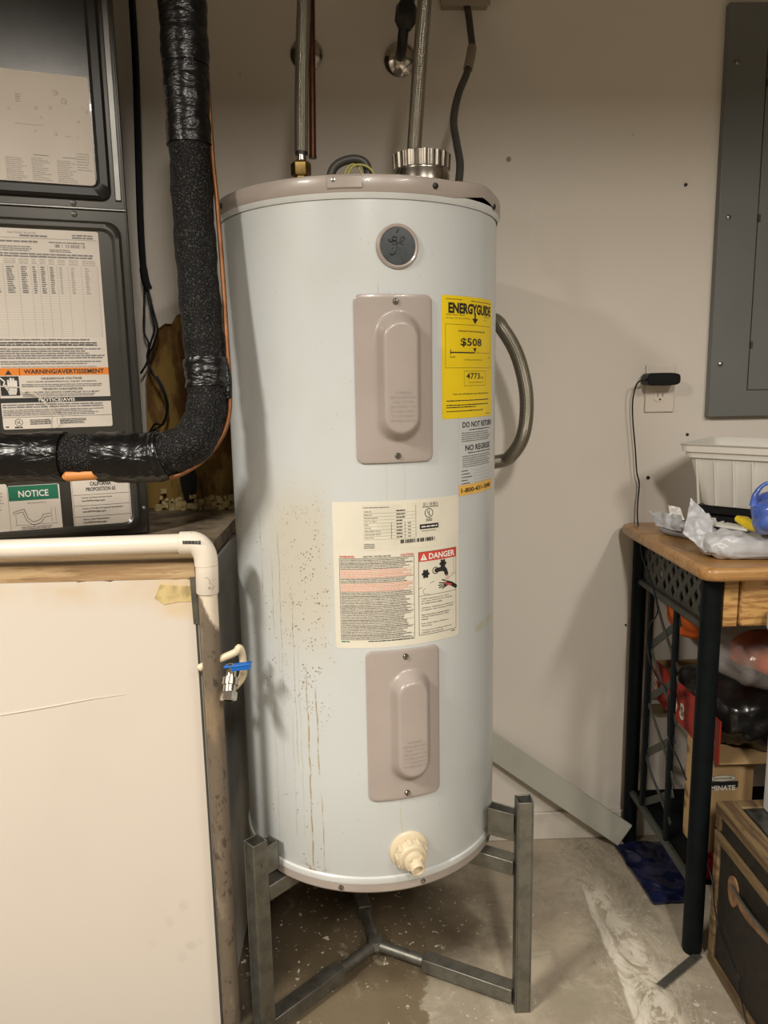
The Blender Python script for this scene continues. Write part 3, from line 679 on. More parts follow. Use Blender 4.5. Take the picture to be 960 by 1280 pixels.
s.greek(d1-.012, .2600, d1-.002, .2625, 1, INK, 0, .7)
s.make('warning_label', LCREAM, heater, 'large cream label with rating plate and red danger panel')
# drain valve
dv0 = tc(14.7, .437, 0); dax = (tc(14.7, 0)-tc(14.7, 0, -.1)).normalized(); dn = (dax+Vector((.03, 0, -.16))).normalized()
b = MB(); b.lathe([(.0385, -.005), (.0385, .002), (.036, .0045), (.022, .007), (.020, .012)], dv0, dax, 48, CREAM, caps=False); dvv = b.build('drain_valve', None, heater)
b = MB(); b.lathe([(.022, .004), (.0295, .008), (.0300, .022), (.0275, .027), (.020, .029)], dv0, dn, 40, CREAM)
u1 = dn.cross(Vector((0, 0, 1))).normalized(); u2 = u1.cross(dn)
for k in range(9):
    a = 2*pi*k/9; r_ = u1*cos(a)+u2*sin(a); t_ = -u1*sin(a)+u2*cos(a); b.obb(dv0+dn*.015+r_*.0300, dn*.0075, r_*.0022, t_*.0045, CREAM)
b.build('handle_nut', None, dvv, bevel=.001)
b = MB(); b.lathe([(.021, .030), (.0205, .038), (.017, .040)], dv0, dn, 32, CREAM)
for k in range(4): a = 2*pi*(k+.5)/4; r_ = u1*cos(a)+u2*sin(a); b.obb(dv0+dn*.0385+r_*.0145, dn*.003, r_*.004, (-u1*sin(a)+u2*cos(a))*.0022, CREAM)
nz = (dn+Vector((0, 0, -.08))).normalized(); b.lathe([(.0140, .030), (.0138, .052), (.0128, .054), (.0095, .054), (.0090, .044), (.0, .043)], dv0+Vector((.001, 0, .000)), nz, 28, CREAM, caps=False)
b.build('nozzle', None, dvv)
# fittings on the lid (parts of the heater)
b = MB(); cb = Vector((.123, 1.515, 1.679)); seg = 48; prof = [(.046, 0), (.046, .004), (.0525, .006), (.0525, .034), (.0495, .040), (.0495, .0415), (.0525, .043), (.0540, .069), (.0525, .069), (.0510, .045), (.044, .040), (.044, .001)]
vs = []
for i, (r, h) in enumerate(prof):
    for k in range(seg*2):
        t = 2*pi*k/(seg*2); cr = (.0014*(1 if k % 4 < 2 else -1)) if 6 <= i <= 8 else 0; vs.append(cb+Vector((cos(t)*(r+cr), sin(t)*(r+cr), h)))
S2 = seg*2; b.add(vs, [(i*S2+k, i*S2+(k+1) % S2, (i+1)*S2+(k+1) % S2, (i+1)*S2+k) for i in range(len(prof)-1) for k in range(S2)], DUCT); b.build('draft_collar', None, heater)
b = MB(); b.tube(smoothpath([PY(*p, 1.60) for p in ((411, 232), (416, 212), (428, 202), (445, 199), (457, 205), (461, 220), (462, 234))], 6), .0085, 14, CONDUIT)
b.build('flexible_conduit', None, heater)
b = MB(); b.tube(smoothpath([PY(*p, 1.585) for p in ((432, 225), (440, 209), (452, 206), (464, 212), (470, 226))], 5), .0022, 6, WIREY); b.tube(smoothpath([PY(*p, 1.59) for p in ((428, 225), (436, 208), (446, 207), (456, 224))], 5), .002, 6, WIREY); b.build('ground_wire', None, heater)
# ------------------------------------------------------------------ braided connectors (each with its nut)
hs = thing('braided_hose', 'braided steel connector rising straight from a brass nut at the left of the tank top', 'hose', PY(377, 218, 1.58), 'braided water connectors')
b = MB(); P = [PY(377, 190, 1.58), PY(377, 120, 1.58), PY(378, 60, 1.59), PY(380, 0, 1.60), PY(381, -60, 1.62)]; b.tube(smoothpath(P, 6), .0132, 20, BRAID); b.build('braid', None, hs)
b = MB(); a_ = PY(377, 208, 1.58); c_ = PY(377, 186, 1.58); b.tube([a_, c_], .0100, 18, CHROME); b.tube([PY(377, 194, 1.58), c_], .0125, 18, DARK); b.build('ferrule', None, hs)
b = MB(); q = PY(376.5, 219, 1.58); b.lathe([(.0125, 1.6795-q.z), (.0125, -.002), (.0185, -.002), (.0195, .002), (.0195, .020), (.0165, .024), (.0120, .026)], q, (0, 0, 1), 6, BRASS); b.build('brass_nut', None, hs, smooth=20)
hs = thing('braided_hose', 'braided steel connector leaning upward out of the round sheet metal collar', 'hose', PY(518, 200, 1.55), 'braided water connectors')
b = MB(); P = [PY(516, 215, 1.53), PY(518, 180, 1.53), PY(522, 120, 1.54), PY(526, 60, 1.55), PY(531, 0, 1.57), PY(535, -50, 1.59)]; b.tube(smoothpath(P, 6), .0135, 20, BRAID); b.build('braid', None, hs)
b = MB(); q = PY(516, 215, 1.53); q.z = 1.6795; b.lathe([(.0175, 0), (.0175, .02), (.014, .026)], q, (0, 0, 1), 6, BRASS); b.build('brass_nut', None, hs, smooth=20)
hs = thing('braided_hose', 'thick braided steel hose looping out from behind the right side of the tank', 'hose', PY(640, 500, 1.84))
b = MB(); P = [Vector((.20, 1.925, 1.50)), PY(612, 398, 1.90), PY(630, 414, 1.87), PY(648, 448, 1.85), PY(658, 495, 1.85), PY(655, 540, 1.85), PY(641, 567, 1.87), PY(622, 577, 1.90), Vector((.21, 1.925, 1.125))]; b.tube(smoothpath(P, 8), .0170, 22, BRAID); b.build('braid', None, hs)
b = MB(); b.tube([Vector((.20, 1.925, 1.50)), Vector((.185, 1.915, 1.512))], .019, 12, CHROME); b.build('end_fitting', None, hs); b = MB(); b.tube([Vector((.21, 1.925, 1.125)), Vector((.185, 1.92, 1.12))], .019, 12, CHROME); b.build('end_fitting', None, hs)
# copper stub pipe, wall flanges, valve, cable
o = MB().tube([PY(391, 198, 1.72), PY(391, 190, 1.72), PY(390, 60, 1.74), PY(389, -60, 1.76)], [.0085, .0072, .0068, .0068], 14, COPPERD).build('copper_pipe'); tag(localise(o, PY(391, 198, 1.72)), 'thin dark copper pipe hanging beside the left braided connector', 'pipe')
fl = thing('wall_flange', 'dull round wall flange behind the left braided connector', 'flange', PY(383, 68, WY))
b = MB(); b.lathe([(.040, .001), (.040, .004), (.032, .012), (.014, .016), (.012, .030)], PY(383, 68, WY), (0, -1, 0), 32, DUCT); b.build('escutcheon', None, fl)
b = MB(); p = PY(383, 68, WY); b.tube([p+Vector((0, -.016, 0)), p+Vector((.001, -.10, 0)), p+Vector((.003, -.125, .02)), p+Vector((.006, -.13, .22))], .010, 14, COPPERD); b.build('copper_stub', None, fl)
fl = thing('shutoff_valve', 'dark shutoff valve with red part, above a shiny chrome wall flange', 'valve', PY(500, 75, WY))
b = MB(); b.lathe([(.040, .001), (.041, .005), (.034, .014), (.018, .020), (.013, .022)], PY(500, 75, WY), (0, -1, 0), 36, CHROME); b.build('escutcheon', None, fl)
b = MB(); p = PY(500, 75, WY); b.tube(smoothpath([p+Vector((0, -.018, 0)), p+Vector((.001, -.07, .002)), p+Vector((.004, -.09, .03)), p+Vector((.012, -.09, .075))], 5), .0125, 14, DARK); b.lathe([(.014, 0), (.020, .010), (.025, .018), (.025, .050), (.018, .060), (.018, .075), (.022, .078), (.022, .10)], p+Vector((.006, -.09, .030)), (.12, 0, 1), 8, DARK)
b.lathe([(.012, 0), (.013, .03), (.010, .06), (.010, .12)], p+Vector((.014, -.09, .095)), (.12, 0, 1), 12, DARK); b.build('valve_body', None, fl)
b = MB(); b.box(p+Vector((.002, -.128, .118)), p+Vector((.030, -.108, .142)), REDV); b.build('red_handle', None, fl, bevel=.004)
b = MB(); P = [PY(583, 6, 2.04), PY(585, 14, 2.035), PY(588, 38, 2.01), PY(590, 62, 1.97), PY(584, 90, 1.92), PY(573, 118, 1.86), PY(567, 150, 1.82), PY(571, 180, 1.78), PY(575, 205, 1.74), PY(573, 232, 1.71)]
cb_ = thing('power_cable', 'grey power cable with beige tape running from the ceiling box down to the tank top', 'cable', P[-1])
b.tube(smoothpath(P, 8), .0085, 14, CONDUIT); b.build('cable_sheath', None, cb_)
b = MB(); b.tube(smoothpath([PY(590, 60, 1.973), PY(588, 72, 1.952), PY(585, 86, 1.927)], 3), .0112, 16, BEIGET); b.build('tape_wrap', None, cb_)
jb = thing('junction_box', 'metal junction box high on the wall above the grey cable', 'junction box', PY(582, 0, WY))
p = PY(551, 7, WY-.036); q = PY(613, 7, WY-.036); b = MB(); b.box((p.x+.004, WY-.034, p.z+.004), (q.x-.004, WY-.001, p.z+.13), BEIGET); b.build('box_body', None, jb, bevel=.002)
b = MB(); b.box((p.x, WY-.038, p.z), (q.x, WY-.034, p.z+.135), BEIGET); b.build('cover_plate', None, jb, bevel=.0015)

# ================================================================== HEATER STAND
st = thing('heater_stand', 'galvanised square-tube stand with a three-armed base under the water heater', 'stand', (.008, 1.61, 0))
def sq_tube(b, a, c, wd, t, up, m, openend=False):        # hollow square tube from four walls
    a, c = Vector(a), Vector(c); x = (c-a).normalized(); r = x.cross(Vector(up)).normalized(); u = r.cross(x)
    for k, (e, f) in enumerate(((r, u), (u, r))):
        for s_ in (1, -1): b.obb((a+c)/2+e*s_*(wd/2-t/2), (c-a)/2, e*t/2, f*(wd/2 if k == 0 else wd/2-t), m)
HUB = Vector((.008, 1.612, .030))
for k, (lx, ly, lt) in enumerate(((.318, 1.445, .488), (-.226, 1.388, .452), (-.06, 1.93, .46))):
    foot = Vector((lx, ly, 0)); d = (Vector((HUB.x, HUB.y, 0))-foot); L = d.length; d.normalize()
    b = MB(); sq_tube(b, foot+Vector((0, 0, .001)), foot+Vector((0, 0, lt)), .0335, .003, (0, -1, 0) if k < 1 else d, GALV); b.box(foot+Vector((-.013, -.013, lt-.05)), foot+Vector((.013, .013, lt-.045)), DARK)
    leg = b.build('leg', None, st, bevel=.001)
    b = MB(); zc = Vector((0, 0, .030)); b.obb(foot+zc+d*(.017+L*.30), d*(L*.30), d.cross(Vector((0, 0, 1)))*.0165, (0, 0, .0165), GALV)
    b.build('base_sleeve', None, st, bevel=.002)
    b = MB(); b.tube([HUB, foot+zc+d*(L*.55)], .0125, 18, GALV); b.build('base_arm', None, st)
    # bracket hugging the tank and the shelf arm below it
    c0 = Vector((TX, TY, 0)); dr = (foot-c0); R_ = dr.length; dr.normalize(); tt = dr.cross(Vector((0, 0, 1)))
    b = MB()
    for sg in (1, -1): b.obb(c0+dr*((.288+R_-.017)/2)+Vector((0, 0, .425 if k == 0 else .405))+tt*.013*sg, dr*((R_-.017-.288)/2), tt*.0015, (0, 0, .030), GALV)
    b.obb(c0+dr*.2895+Vector((0, 0, .425 if k == 0 else .405)), dr*.0015, tt*.0145, (0, 0, .030), GALV)
    b.build('clamp_bracket', None, st, bevel=.0007)
    b = MB(); b.obb(c0+dr*((.10+R_-.017)/2)+Vector((0, 0, .3325)), dr*((R_-.017-.10)/2), tt*.0165, (0, 0, .0165), GALV); b.build('support_arm', None, st, bevel=.002)
b = MB(); b.lathe([(.016, -.010), (.021, 0), (.016, .016), (.0, .019)], HUB-Vector((0, 0, .002)), (0, 0, 1), 20, GALV); b.build('hub', None, st)

# ================================================================== FURNACE
FR = PZ(187, 666, PZT+.001); FA = radians(19)
fu = Vector((-cos(FA), -sin(FA), 0)); fn_ = Vector((sin(FA), -cos(FA), 0))        # leftward along the face, outward normal
furn = thing('furnace', 'dark grey furnace cabinet with two pressed doors, standing on the white drywall platform', 'furnace', (FR.x, FR.y, PZT))
def FP(s_, z, h=0): return Vector((FR.x, FR.y, 0))+fu*s_+fn_*h+Vector((0, 0, z))
def FS(px, py):
    p = PP(px, py, FR, fn_); return ((p-FR).dot(fu), p.z)
b = MB(); FWd = .60; q = [FP(0, PZT+.001), FP(FWd, PZT+.001), Vector((FP(FWd, 0).x-.12, WY-.004, PZT+.001)), Vector((FP(0, 0).x-.10, WY-.004, PZT+.001))]; b.prism(q, (0, 0, 1.45), FURN); b.build('cabinet', None, furn, bevel=.002)
zs = FS(120, 262)[1]                                      # the seam between the two doors
def door(name, s0, s1, z0, z1, mat, lip, rub, rad=.03):
    # flange plate, gasket ring and raised glossy panel with rounded corners
    def rr_(s0, s1, z0, z1, r, h): 
        o = []
        for cx, cz, a in ((s1-r, z1-r, 0), (s0+r, z1-r, 90), (s0+r, z0+r, 180), (s1-r, z0+r, 270)):
            for k in range(7): t = radians(a+15*k); o.append(FP(cx+cos(t)*r, cz+sin(t)*r, h))
        return o
    L = [rr_(s0, s1, z0, z1, rad, .0035), rr_(s0, s1, z0, z1, rad, .012), rr_(s0+.006, s1-.006, z0+.006, z1-.006, rad, .018), rr_(s0+rub, s1-rub, z0+rub, z1-rub, rad*.8, .018), rr_(s0+rub+.006, s1-rub-.006, z0+rub+.006, z1-rub-.006, rad*.7, .013)]
    n = len(L[0]); b = MB(); vs = [p for l in L for p in l]
    b.add(vs, [(i*n+k, i*n+(k+1) % n, (i+1)*n+(k+1) % n, (i+1)*n+k) for i in range(3) for k in range(n)], lip)
    b.add(L[3]+L[4]+[], [(k, (k+1) % n, n+(k+1) % n, n+k) for k in range(n)], mat); b.add(L[4], [tuple(range(n))], mat)
    return b.build(name, None, furn, smooth=40)
sR, _ = FS(137, 245)
b = MB(); b.obb(FP(.30, (zs+2.44)/2, .002), fu*.296, fn_*.0018, Vector((0, 0, (2.44-zs)/2-.002)), FURN); b.build('upper_flange', None, furn, bevel=.001)
b = MB(); b.obb(FP(.30, (zs+PZT)/2, .002), fu*.296, fn_*.0018, Vector((0, 0, (zs-PZT)/2-.003)), FURN); b.build('lower_flange', None, furn, bevel=.001)
s1_ = FS(139, 245)[0]; zb_ = FS(60, 247)[1]
d1 = door('upper_door', s1_, .57, zb_, 2.42, FDOOR, FRUB, .020, .02)
b = MB(); sE = FS(150, 200)[0]; sE2 = FS(137, 200)[0]; b.obb(FP((sE+sE2)/2-.001, (zb_+2.42)/2, .006), fu*((sE2-sE)/2*.62), fn_*.0035, Vector((0, 0, (2.42-zb_)/2)), FEDGE); b.build('bright_trim', None, furn, bevel=.0015)
s2_ = FS(166, 500)[0]; d2 = door('lower_door', s2_, .57, PZT+.012, FS(60, 275)[1], FURN, FURN, .014, .028)
for px, py in ((92, 254), (93, 268), (179, 635)):
    s_, z_ = FS(px, py); MB().lathe([(.0055, .0), (.0055, .003), (.003, .0045), (0, .0048)], FP(s_, z_, .004), fn_, 12, FEDGE).build('screw', None, furn)
b = MB(); q = FS(60, 265); b.obb(FP(.30, zs, .004), fu*.296, fn_*.0032, Vector((0, 0, .0012)), FEDGE); b.build('seam', None, furn)
def fsheet(quad, h):                                      # pixel corners of a sticker: TL TR BR BL -> sheet on the face
    a = [FS(*p) for p in quad]; sl = (a[0][0]+a[3][0])/2; sr = (a[1][0]+a[2][0])/2; zt = (a[0][1]+a[1][1])/2; zb = (a[2][1]+a[3][1])/2
    return Sheet(lambda u, v, l: FP(sl-u, zt-v, h+l), sl-sr, zt-zb, .5), sl, zt
random.seed(21)
# big data sticker on the upper door
s, _, _ = fsheet([(-48, 92), (108, 91), (120, 231), (-44, 235)], .0135); Wd, Hd = s.w, s.h
s.greek(Wd*.52, Hd*.725, Wd*.64, Hd*.735, 1, INKG, 0, .8); s.greek(Wd*.75, Hd*.73, Wd*.86, Hd*.74, 1, INKG, 0, .8)
s.greek(Wd*.50, Hd*.75, Wd*.66, Hd*.96, 12, INKL, .5, .5); s.greek(Wd*.70, Hd*.76, Wd*.86, Hd*.985, 13, INKL, .4, .5); s.greek(Wd*.86, Hd*.68, Wd*.99, Hd*.85, 7, INKL, .3, .4); s.greek(Wd*.88, Hd*.97, Wd*.97, Hd*.985, 1, INKG, 0, .6)
s.greek(Wd*.30, Hd*.76, Wd*.46, Hd*.97, 12, INKL, .3, .5); s.greek(Wd*.42, Hd*.20, Wd*.47, Hd*.28, 4, INKL, .3, .5); s.greek(Wd*.40, Hd*.46, Wd*.62, Hd*.47, 1, INKL, 0, .6); s.greek(Wd*.78, Hd*.54, Wd*.83, Hd*.55, 1, INKL, 0, .6)
lb = s.make('data_sticker', PAPER, d1, None, rad=.003)
b = MB(); rr = random.Random(8)
for px, py, r in ((69, 119, .005), (80, 130, .0055), (63, 138, .0035), (45, 138, .0035), (103, 138, .003), (108, 143, .003), (70, 170, .0035), (52, 150, .003), (98, 155, .003), (44, 166, .0025), (97, 175, .002), (12, 138, .003)):
    q = FS(px, py); b.lathe([(r*1.1, 0), (r*.8, r*.3), (r*.3, r*.42), (0, r*.45)], FP(*q, .0138), fn_, 12, PAPER, caps=False)
tag(b.build('sticker_bubbles', None, lb), kind='stuff')
# tall rating sticker with warning bands on the lower door
s, _, _ = fsheet([(-12, 287), (123, 290), (140, 533), (-2, 536)], .0135); Wd, Hd = s.w, s.h
X = lambda f: Wd*f
Yv = lambda py: Hd*(py-289)/(533-289)
s.text('RATING PLATE', X(.20), Yv(295), INKG, h=.0035, w=X(.24)); s.text('NEW YORK, INDIANA', X(.30), Yv(298.5), INKG, h=.0030, w=X(.22)) if False else s.greek(X(.30), Yv(295.5), X(.54), Yv(298.5), 1, INKG, 0, .8)
s.greek(X(.76), Yv(293), X(.95), Yv(299), 2, INKG, 0, .7); s.line(X(.0), Yv(300), X(.98), Yv(300), .0008, INKG); s.greek(X(.02), Yv(302.5), X(.45), Yv(305.5), 1, INKG, 0, .8)
s.greek(X(.55), Yv(303), X(.87), Yv(305), 1, INKG, 0, .8); s.bars(X(.60), Yv(306), X(.87), Yv(310), INKG, 30); s.greek(X(.02), Yv(309), X(.40), Yv(316), 3, INKG, .1, .6); s.greek(X(.55), Yv(312), X(.75), Yv(316), 2, INKG, .1, .6)
s.greek(X(.02), Yv(317), X(.94), Yv(323), 2, INKG, .02, .7)
cols = [0.02, .13, .26, .37, .44, .52, .60, .70, .82, .97]
for c in range(len(cols)-1): s.greek(X(cols[c]+.012), Yv(324), X(cols[c+1]-.012), Yv(331), 3, INKL, .1, .6)
for k in range(31): s.line(X(.01), Yv(332+k*2.85), X(.98), Yv(332+k*2.85), .0004, INKL)
for c in cols: s.rect(X(c)-.0003, Yv(331), X(c)+.0003, Yv(419), INKL)
for c in (0, 1, 2, 3, 4, 5, 6, 7, 8):
    wd = (cols[c+1]-cols[c]); 
    s.greek(X(cols[c]+wd*.22), Yv(333), X(cols[c]+wd*(.75 if c < 6 else .5)), Yv(366), 13, INKG if c < 6 else INKL, .35, .72)
for v0, v1, n, m_ in ((420.5, 423.5, 1, INKG), (424.5, 430, 2, INK), (432, 446, 5, INKG), (448, 453, 2, INKG), (445+9, 457, 1, INKL)): s.greek(X(.03), Yv(v0), X(.98), Yv(v1), n, m_, .2, .68)
s.rect(X(0), Yv(457), X(1), Yv(466), ORG); s.lay = .0009
s.text('WARNING/AVERTISSEMENT', X(.225), Yv(464.2), INK, h=.0090, w=X(.73), bold=.022); s.poly([(X(.06), Yv(465)), (X(.12), Yv(465)), (X(.09), Yv(459))], INK); s.rect(X(.185), Yv(457), X(.190), Yv(466), INK); s.lay = .0006
s.rect(X(.01), Yv(467), X(.175), Yv(491), INK); s.lay = .0009
def hp(x, y): return (X(.01)+X(.165)*x, Yv(467)+(Yv(491)-Yv(467))*y)
s.poly([hp(.42, .95), hp(.36, .72), hp(.38, .55), hp(.86, .55), hp(.86, .75), hp(.80, .95)], INKW)
for x0, y0, x1, y1 in ((.44, .6, .43, .22), (.57, .6, .57, .12), (.70, .6, .71, .15), (.82, .6, .84, .26), (.40, .72, .26, .48)): s.blob([hp(x0, y0), hp(x1, y1)], .0022, INKW)
s.blob([hp(.02, .08), hp(.25, .28), hp(.16, .45), hp(.35, .62)], .0013, INKW); s.lay = .0006
s.text('HAZARDOUS VOLTAGE', X(.56), Yv(471.5), INK, h=.0045, w=X(.37), bold=.015, align='c'); s.text('CAN CAUSE SEVERE PERSONAL INJURY OR DEATH.', X(.56), Yv(475.5), INK, h=.0036, w=X(.64), bold=.015, align='c')
s.greek(X(.195), Yv(476.5), X(.97), Yv(481), 2, INKG, .1, .65); s.text('TENSION DANGEREUSE', X(.56), Yv(484.8), INK, h=.0045, w=X(.37), bold=.015, align='c'); s.text('PEUT CAUSER DES LESIONS CORPORELLES OU LA MORT', X(.56), Yv(488.4), INK, h=.0034, w=X(.68), bold=.015, align='c'); s.greek(X(.195), Yv(489), X(.90), Yv(493), 2, INKG, .1, .65)
s.rect(X(0), Yv(494), X(1), Yv(500), INK); s.lay = .0009; s.text('NOTICE/AVIS', X(.50), Yv(499.2), INKW, h=.0070, w=X(.33), bold=.02, align='c'); s.lay = .0006
s.greek(X(.01), Yv(501), X(.95), Yv(507), 2, INKG, .05, .68); s.greek(X(.01), Yv(508), X(.93), Yv(516.5), 4, INKG, .15, .68); s.line(X(0), Yv(518), X(1), Yv(518), .0008, INK)
s.ring(X(.14), Yv(524.5), .0075, .0011, INK, 20); s.text('UL', X(.14), Yv(526.2), INK, h=.0060, w=.0070, bold=.01, align='c'); s.greek(X(.10), Yv(529.5), X(.17), Yv(532), 1, INK, 0, .8)
s.greek(X(.24), Yv(521), X(.44), Yv(528), 4, INK, .15, .65); s.rect(X(.485), Yv(520), X(.488), Yv(529), INKG); s.greek(X(.51), Yv(521), X(.76), Yv(528), 4, INK, .15, .65); s.greek(X(.02), Yv(529), X(.05), Yv(531), 1, INK, 0, .8)
s.make('rating_sticker', PAPER, d2, 'white rating sticker with orange warning band', rad=.004)
# lower row: partial notice, green notice, proposition sticker
s, _, _ = fsheet([(-60, 606), (9, 606), (15, 665), (-56, 670)], .0135); Wd, Hd = s.w, s.h; s.greek(Wd*.1, Hd*.15, Wd*.92, Hd*.55, 6, INKL, .1, .5); s.greek(Wd*.1, Hd*.62, Wd*.85, Hd*.92, 4, INKG, .2, .5)
s.make('side_notice', PAPER, d2, None)
s, _, _ = fsheet([(9, 608), (74, 602), (79, 661), (16, 665)], .0135); Wd, Hd = s.w, s.h
s.rect(Wd*.01, Hd*.01, Wd*.97, Hd*.32, GRN); s.lay = .0009; s.text('NOTICE', Wd*.20, Hd*.25, INKW, h=Hd*.14, w=Wd*.58, bold=.02); s.lay = .0006
s.greek(Wd*.35, Hd*.36, Wd*.72, Hd*.40, 1, INKL, 0, .7)
s.blob([(Wd*.06, Hd*.56), (Wd*.28, Hd*.50), (Wd*.34, Hd*.70), (Wd*.44, Hd*.79), (Wd*.58, Hd*.74), (Wd*.64, Hd*.64), (Wd*.78, Hd*.62)], .0005, INK)
s.blob([(Wd*.06, Hd*.60), (Wd*.25, Hd*.56), (Wd*.31, Hd*.75), (Wd*.44, Hd*.86), (Wd*.60, Hd*.80), (Wd*.66, Hd*.70), (Wd*.78, Hd*.68)], .0005, INK); s.line(Wd*.08, Hd*.84, Wd*.92, Hd*.84, .0006, INK); s.rect(Wd*.11, Hd*.62, Wd*.115, Hd*.84, INK)
for x in (.80, .88): s.rect(Wd*x, Hd*.5, Wd*x+.0006, Hd*.80, INKG)
s.greek(Wd*.2, Hd*.87, Wd*.8, Hd*.94, 2, INKG, .1, .6)
s.make('notice_sticker', PAPER, d2, 'white sticker with green NOTICE band')
s, _, _ = fsheet([(87, 597), (160, 590), (166, 658), (94, 662)], .0135); Wd, Hd = s.w, s.h
s.frame(Wd*.02, Hd*.02, Wd*.98, Hd*.98, .0007, INKG)
s.text('CALIFORNIA', Wd*.5, Hd*.18, INK, h=Hd*.075, w=Wd*.36, bold=.02, align='c'); s.text('PROPOSITION 65', Wd*.5, Hd*.28, INK, h=Hd*.075, w=Wd*.50, bold=.02, align='c')
for k in range(3):
    v = .34+k*.20; s.line(Wd*.02, Hd*v, Wd*.98, Hd*v, .0008, INK); s.text(['Cancer and Reproductive Harm', "Cancer et Troubles de l'appareil reproducteur", 'Cancer y Dano Reproductivo'][k], Wd*.16, Hd*(v+.075), INK, h=Hd*.038, w=Wd*[.52, .70, .45][k], bold=.01); s.text('www.P65Warnings.ca.gov', Wd*.16, Hd*(v+.135), INK, h=Hd*.042, w=Wd*.40, bold=.02)
s.greek(Wd*.70, Hd*.925, Wd*.90, Hd*.955, 1, INKG, 0, .7)
s.make('proposition_sticker', PAPER, d2, None)
# thin white wire poking across the warning sticker
o = MB().tube(smoothpath([FP(*FS(-30, 482), .030), FP(*FS(0, 483), .030), FP(*FS(24, 484), .032), FP(*FS(42, 491), .034), FP(*FS(58, 503), .036), FP(*FS(65, 516), .034), FP(*FS(65, 533), .020)], 6), .0010, 8, PVC).build('thin_wire'); tag(localise(o, FP(*FS(24, 484), .03)), 'thin white wire curving across the warning sticker on the furnace', 'wire')
# hanging black cords beside the furnace
def YP(l, Y): return [PY(x, y, Y) for x, y in l]
o = thing('hanging_cord', 'black cord hanging down the wall between furnace and insulated pipe, looped at its end', 'cord', PY(180, 350, 2.0))
b = MB(); b.tube(smoothpath(YP([(163, -40), (165, 0), (170, 90), (173, 200), (176, 290), (180, 345)], 2.0), 5), .0085, 10, BLACKP); b.build('cord_run', None, o)
b = MB(); b.tube(smoothpath(YP([(179, 335), (182, 352), (186, 362)], 1.99), 4), [.010]*9, 10, BLACKP); b.build('knot', None, o)
for k, l in enumerate(([(181, 352), (180, 390), (180, 415), (186, 430), (185, 450), (176, 467)], [(184, 358), (192, 390), (197, 412), (192, 430), (186, 446), (188, 462), (196, 475)], [(182, 356), (188, 385), (193, 410), (188, 430), (184, 447), (191, 466), (204, 490), (209, 508), (206, 524), (199, 534), (188, 540), (183, 545)], [(196, 470), (206, 490), (210, 510), (204, 530), (194, 530), (188, 540), (196, 536), (200, 545)])):
    MB().tube(smoothpath(YP(l, 2.015-.006*k), 6), .0028, 8, BLACKP).build('strand', None, o)

# ================================================================== BLACK INSULATED LINE
ins = thing('insulated_pipe', 'black foam-insulated refrigerant pipe coming down and bending left across the furnace', 'pipe', PY(250, 560, 1.36))
IP = [(226, -60, 1.60), (228, 0, 1.60), (231, 60, 1.60), (234, 120, 1.60), (238, 200, 1.60), (244, 300, 1.59), (252, 400, 1.57), (257, 450, 1.56), (260, 490, 1.55), (256, 525, 1.54), (240, 553, 1.52), (212, 567, 1.50), (185, 572, 1.49), (130, 571, 1.475), (70, 571, 1.46), (0, 573, 1.45), (-80, 577, 1.43)]
PI_ = [PY(x, y, Y-.18 if Y > 1.52 else Y-.18+.11*(1.52-Y)/.09) for x, y, Y in IP]; SP = smoothpath(PI_, 10); rr = random.Random(4)
def rad_(i): return .0355+.0045*min(1, max(0, (i-80)/40))
def wr(i): return rad_(i)+.0010*sin(i*.9)+.0007*sin(i*2.3+1)
b = MB(); b.tube(SP, [wr(i) for i in range(len(SP))], 28, FOAM); b.build('foam_sleeve', None, ins)
def wrap(i0, i1, extra, name='tape_wrap'):
    sub = SP[i0:i1+1]; b = MB(); sub2 = smoothpath(sub, 3); b.tube(sub2, [rad_(i0+k/3)+.002+extra+.0008*sin(k*.23+i0)+.0005*sin(k*.61) for k in range(len(sub2))], 28, VTAPE); return b.build(name, None, ins)
wrap(0, 24, .0022); wrap(24, 38, .0005); wrap(70, 79, .0012); wrap(112, 131, .002); wrap(138, 160, .0015)
b = MB(); b.tube(smoothpath([PY(p[0], p[1], p[2]-.17) for p in ((255, 40, 1.60), (260, 110, 1.60), (266, 200, 1.59), (272, 260, 1.585), (279, 350, 1.57), (284, 430, 1.55), (287, 480, 1.54), (286, 520, 1.53), (275, 550, 1.52), (254, 575, 1.51), (228, 592, 1.50), (212, 597, 1.50))], 8), .0042, 12, COPPER); b.build('copper_line', None, ins)
b = MB(); b.tube([PY(79, 597, 1.325), PY(84, 595, 1.325), PY(119, 593, 1.325), PY(124, 594, 1.325)], [.004, .0095, .0095, .004], 14, plain('orange_tube', (.62, .24, .06), .5, var=.15)); b.build('orange_tube', None, ins)
b = MB(); b.tube(smoothpath([PY(281, 455, 1.375), PY(284, 475, 1.37), PY(284, 498, 1.365)], 4), .0085, 12, VTAPE); b.build('line_tape', None, ins)

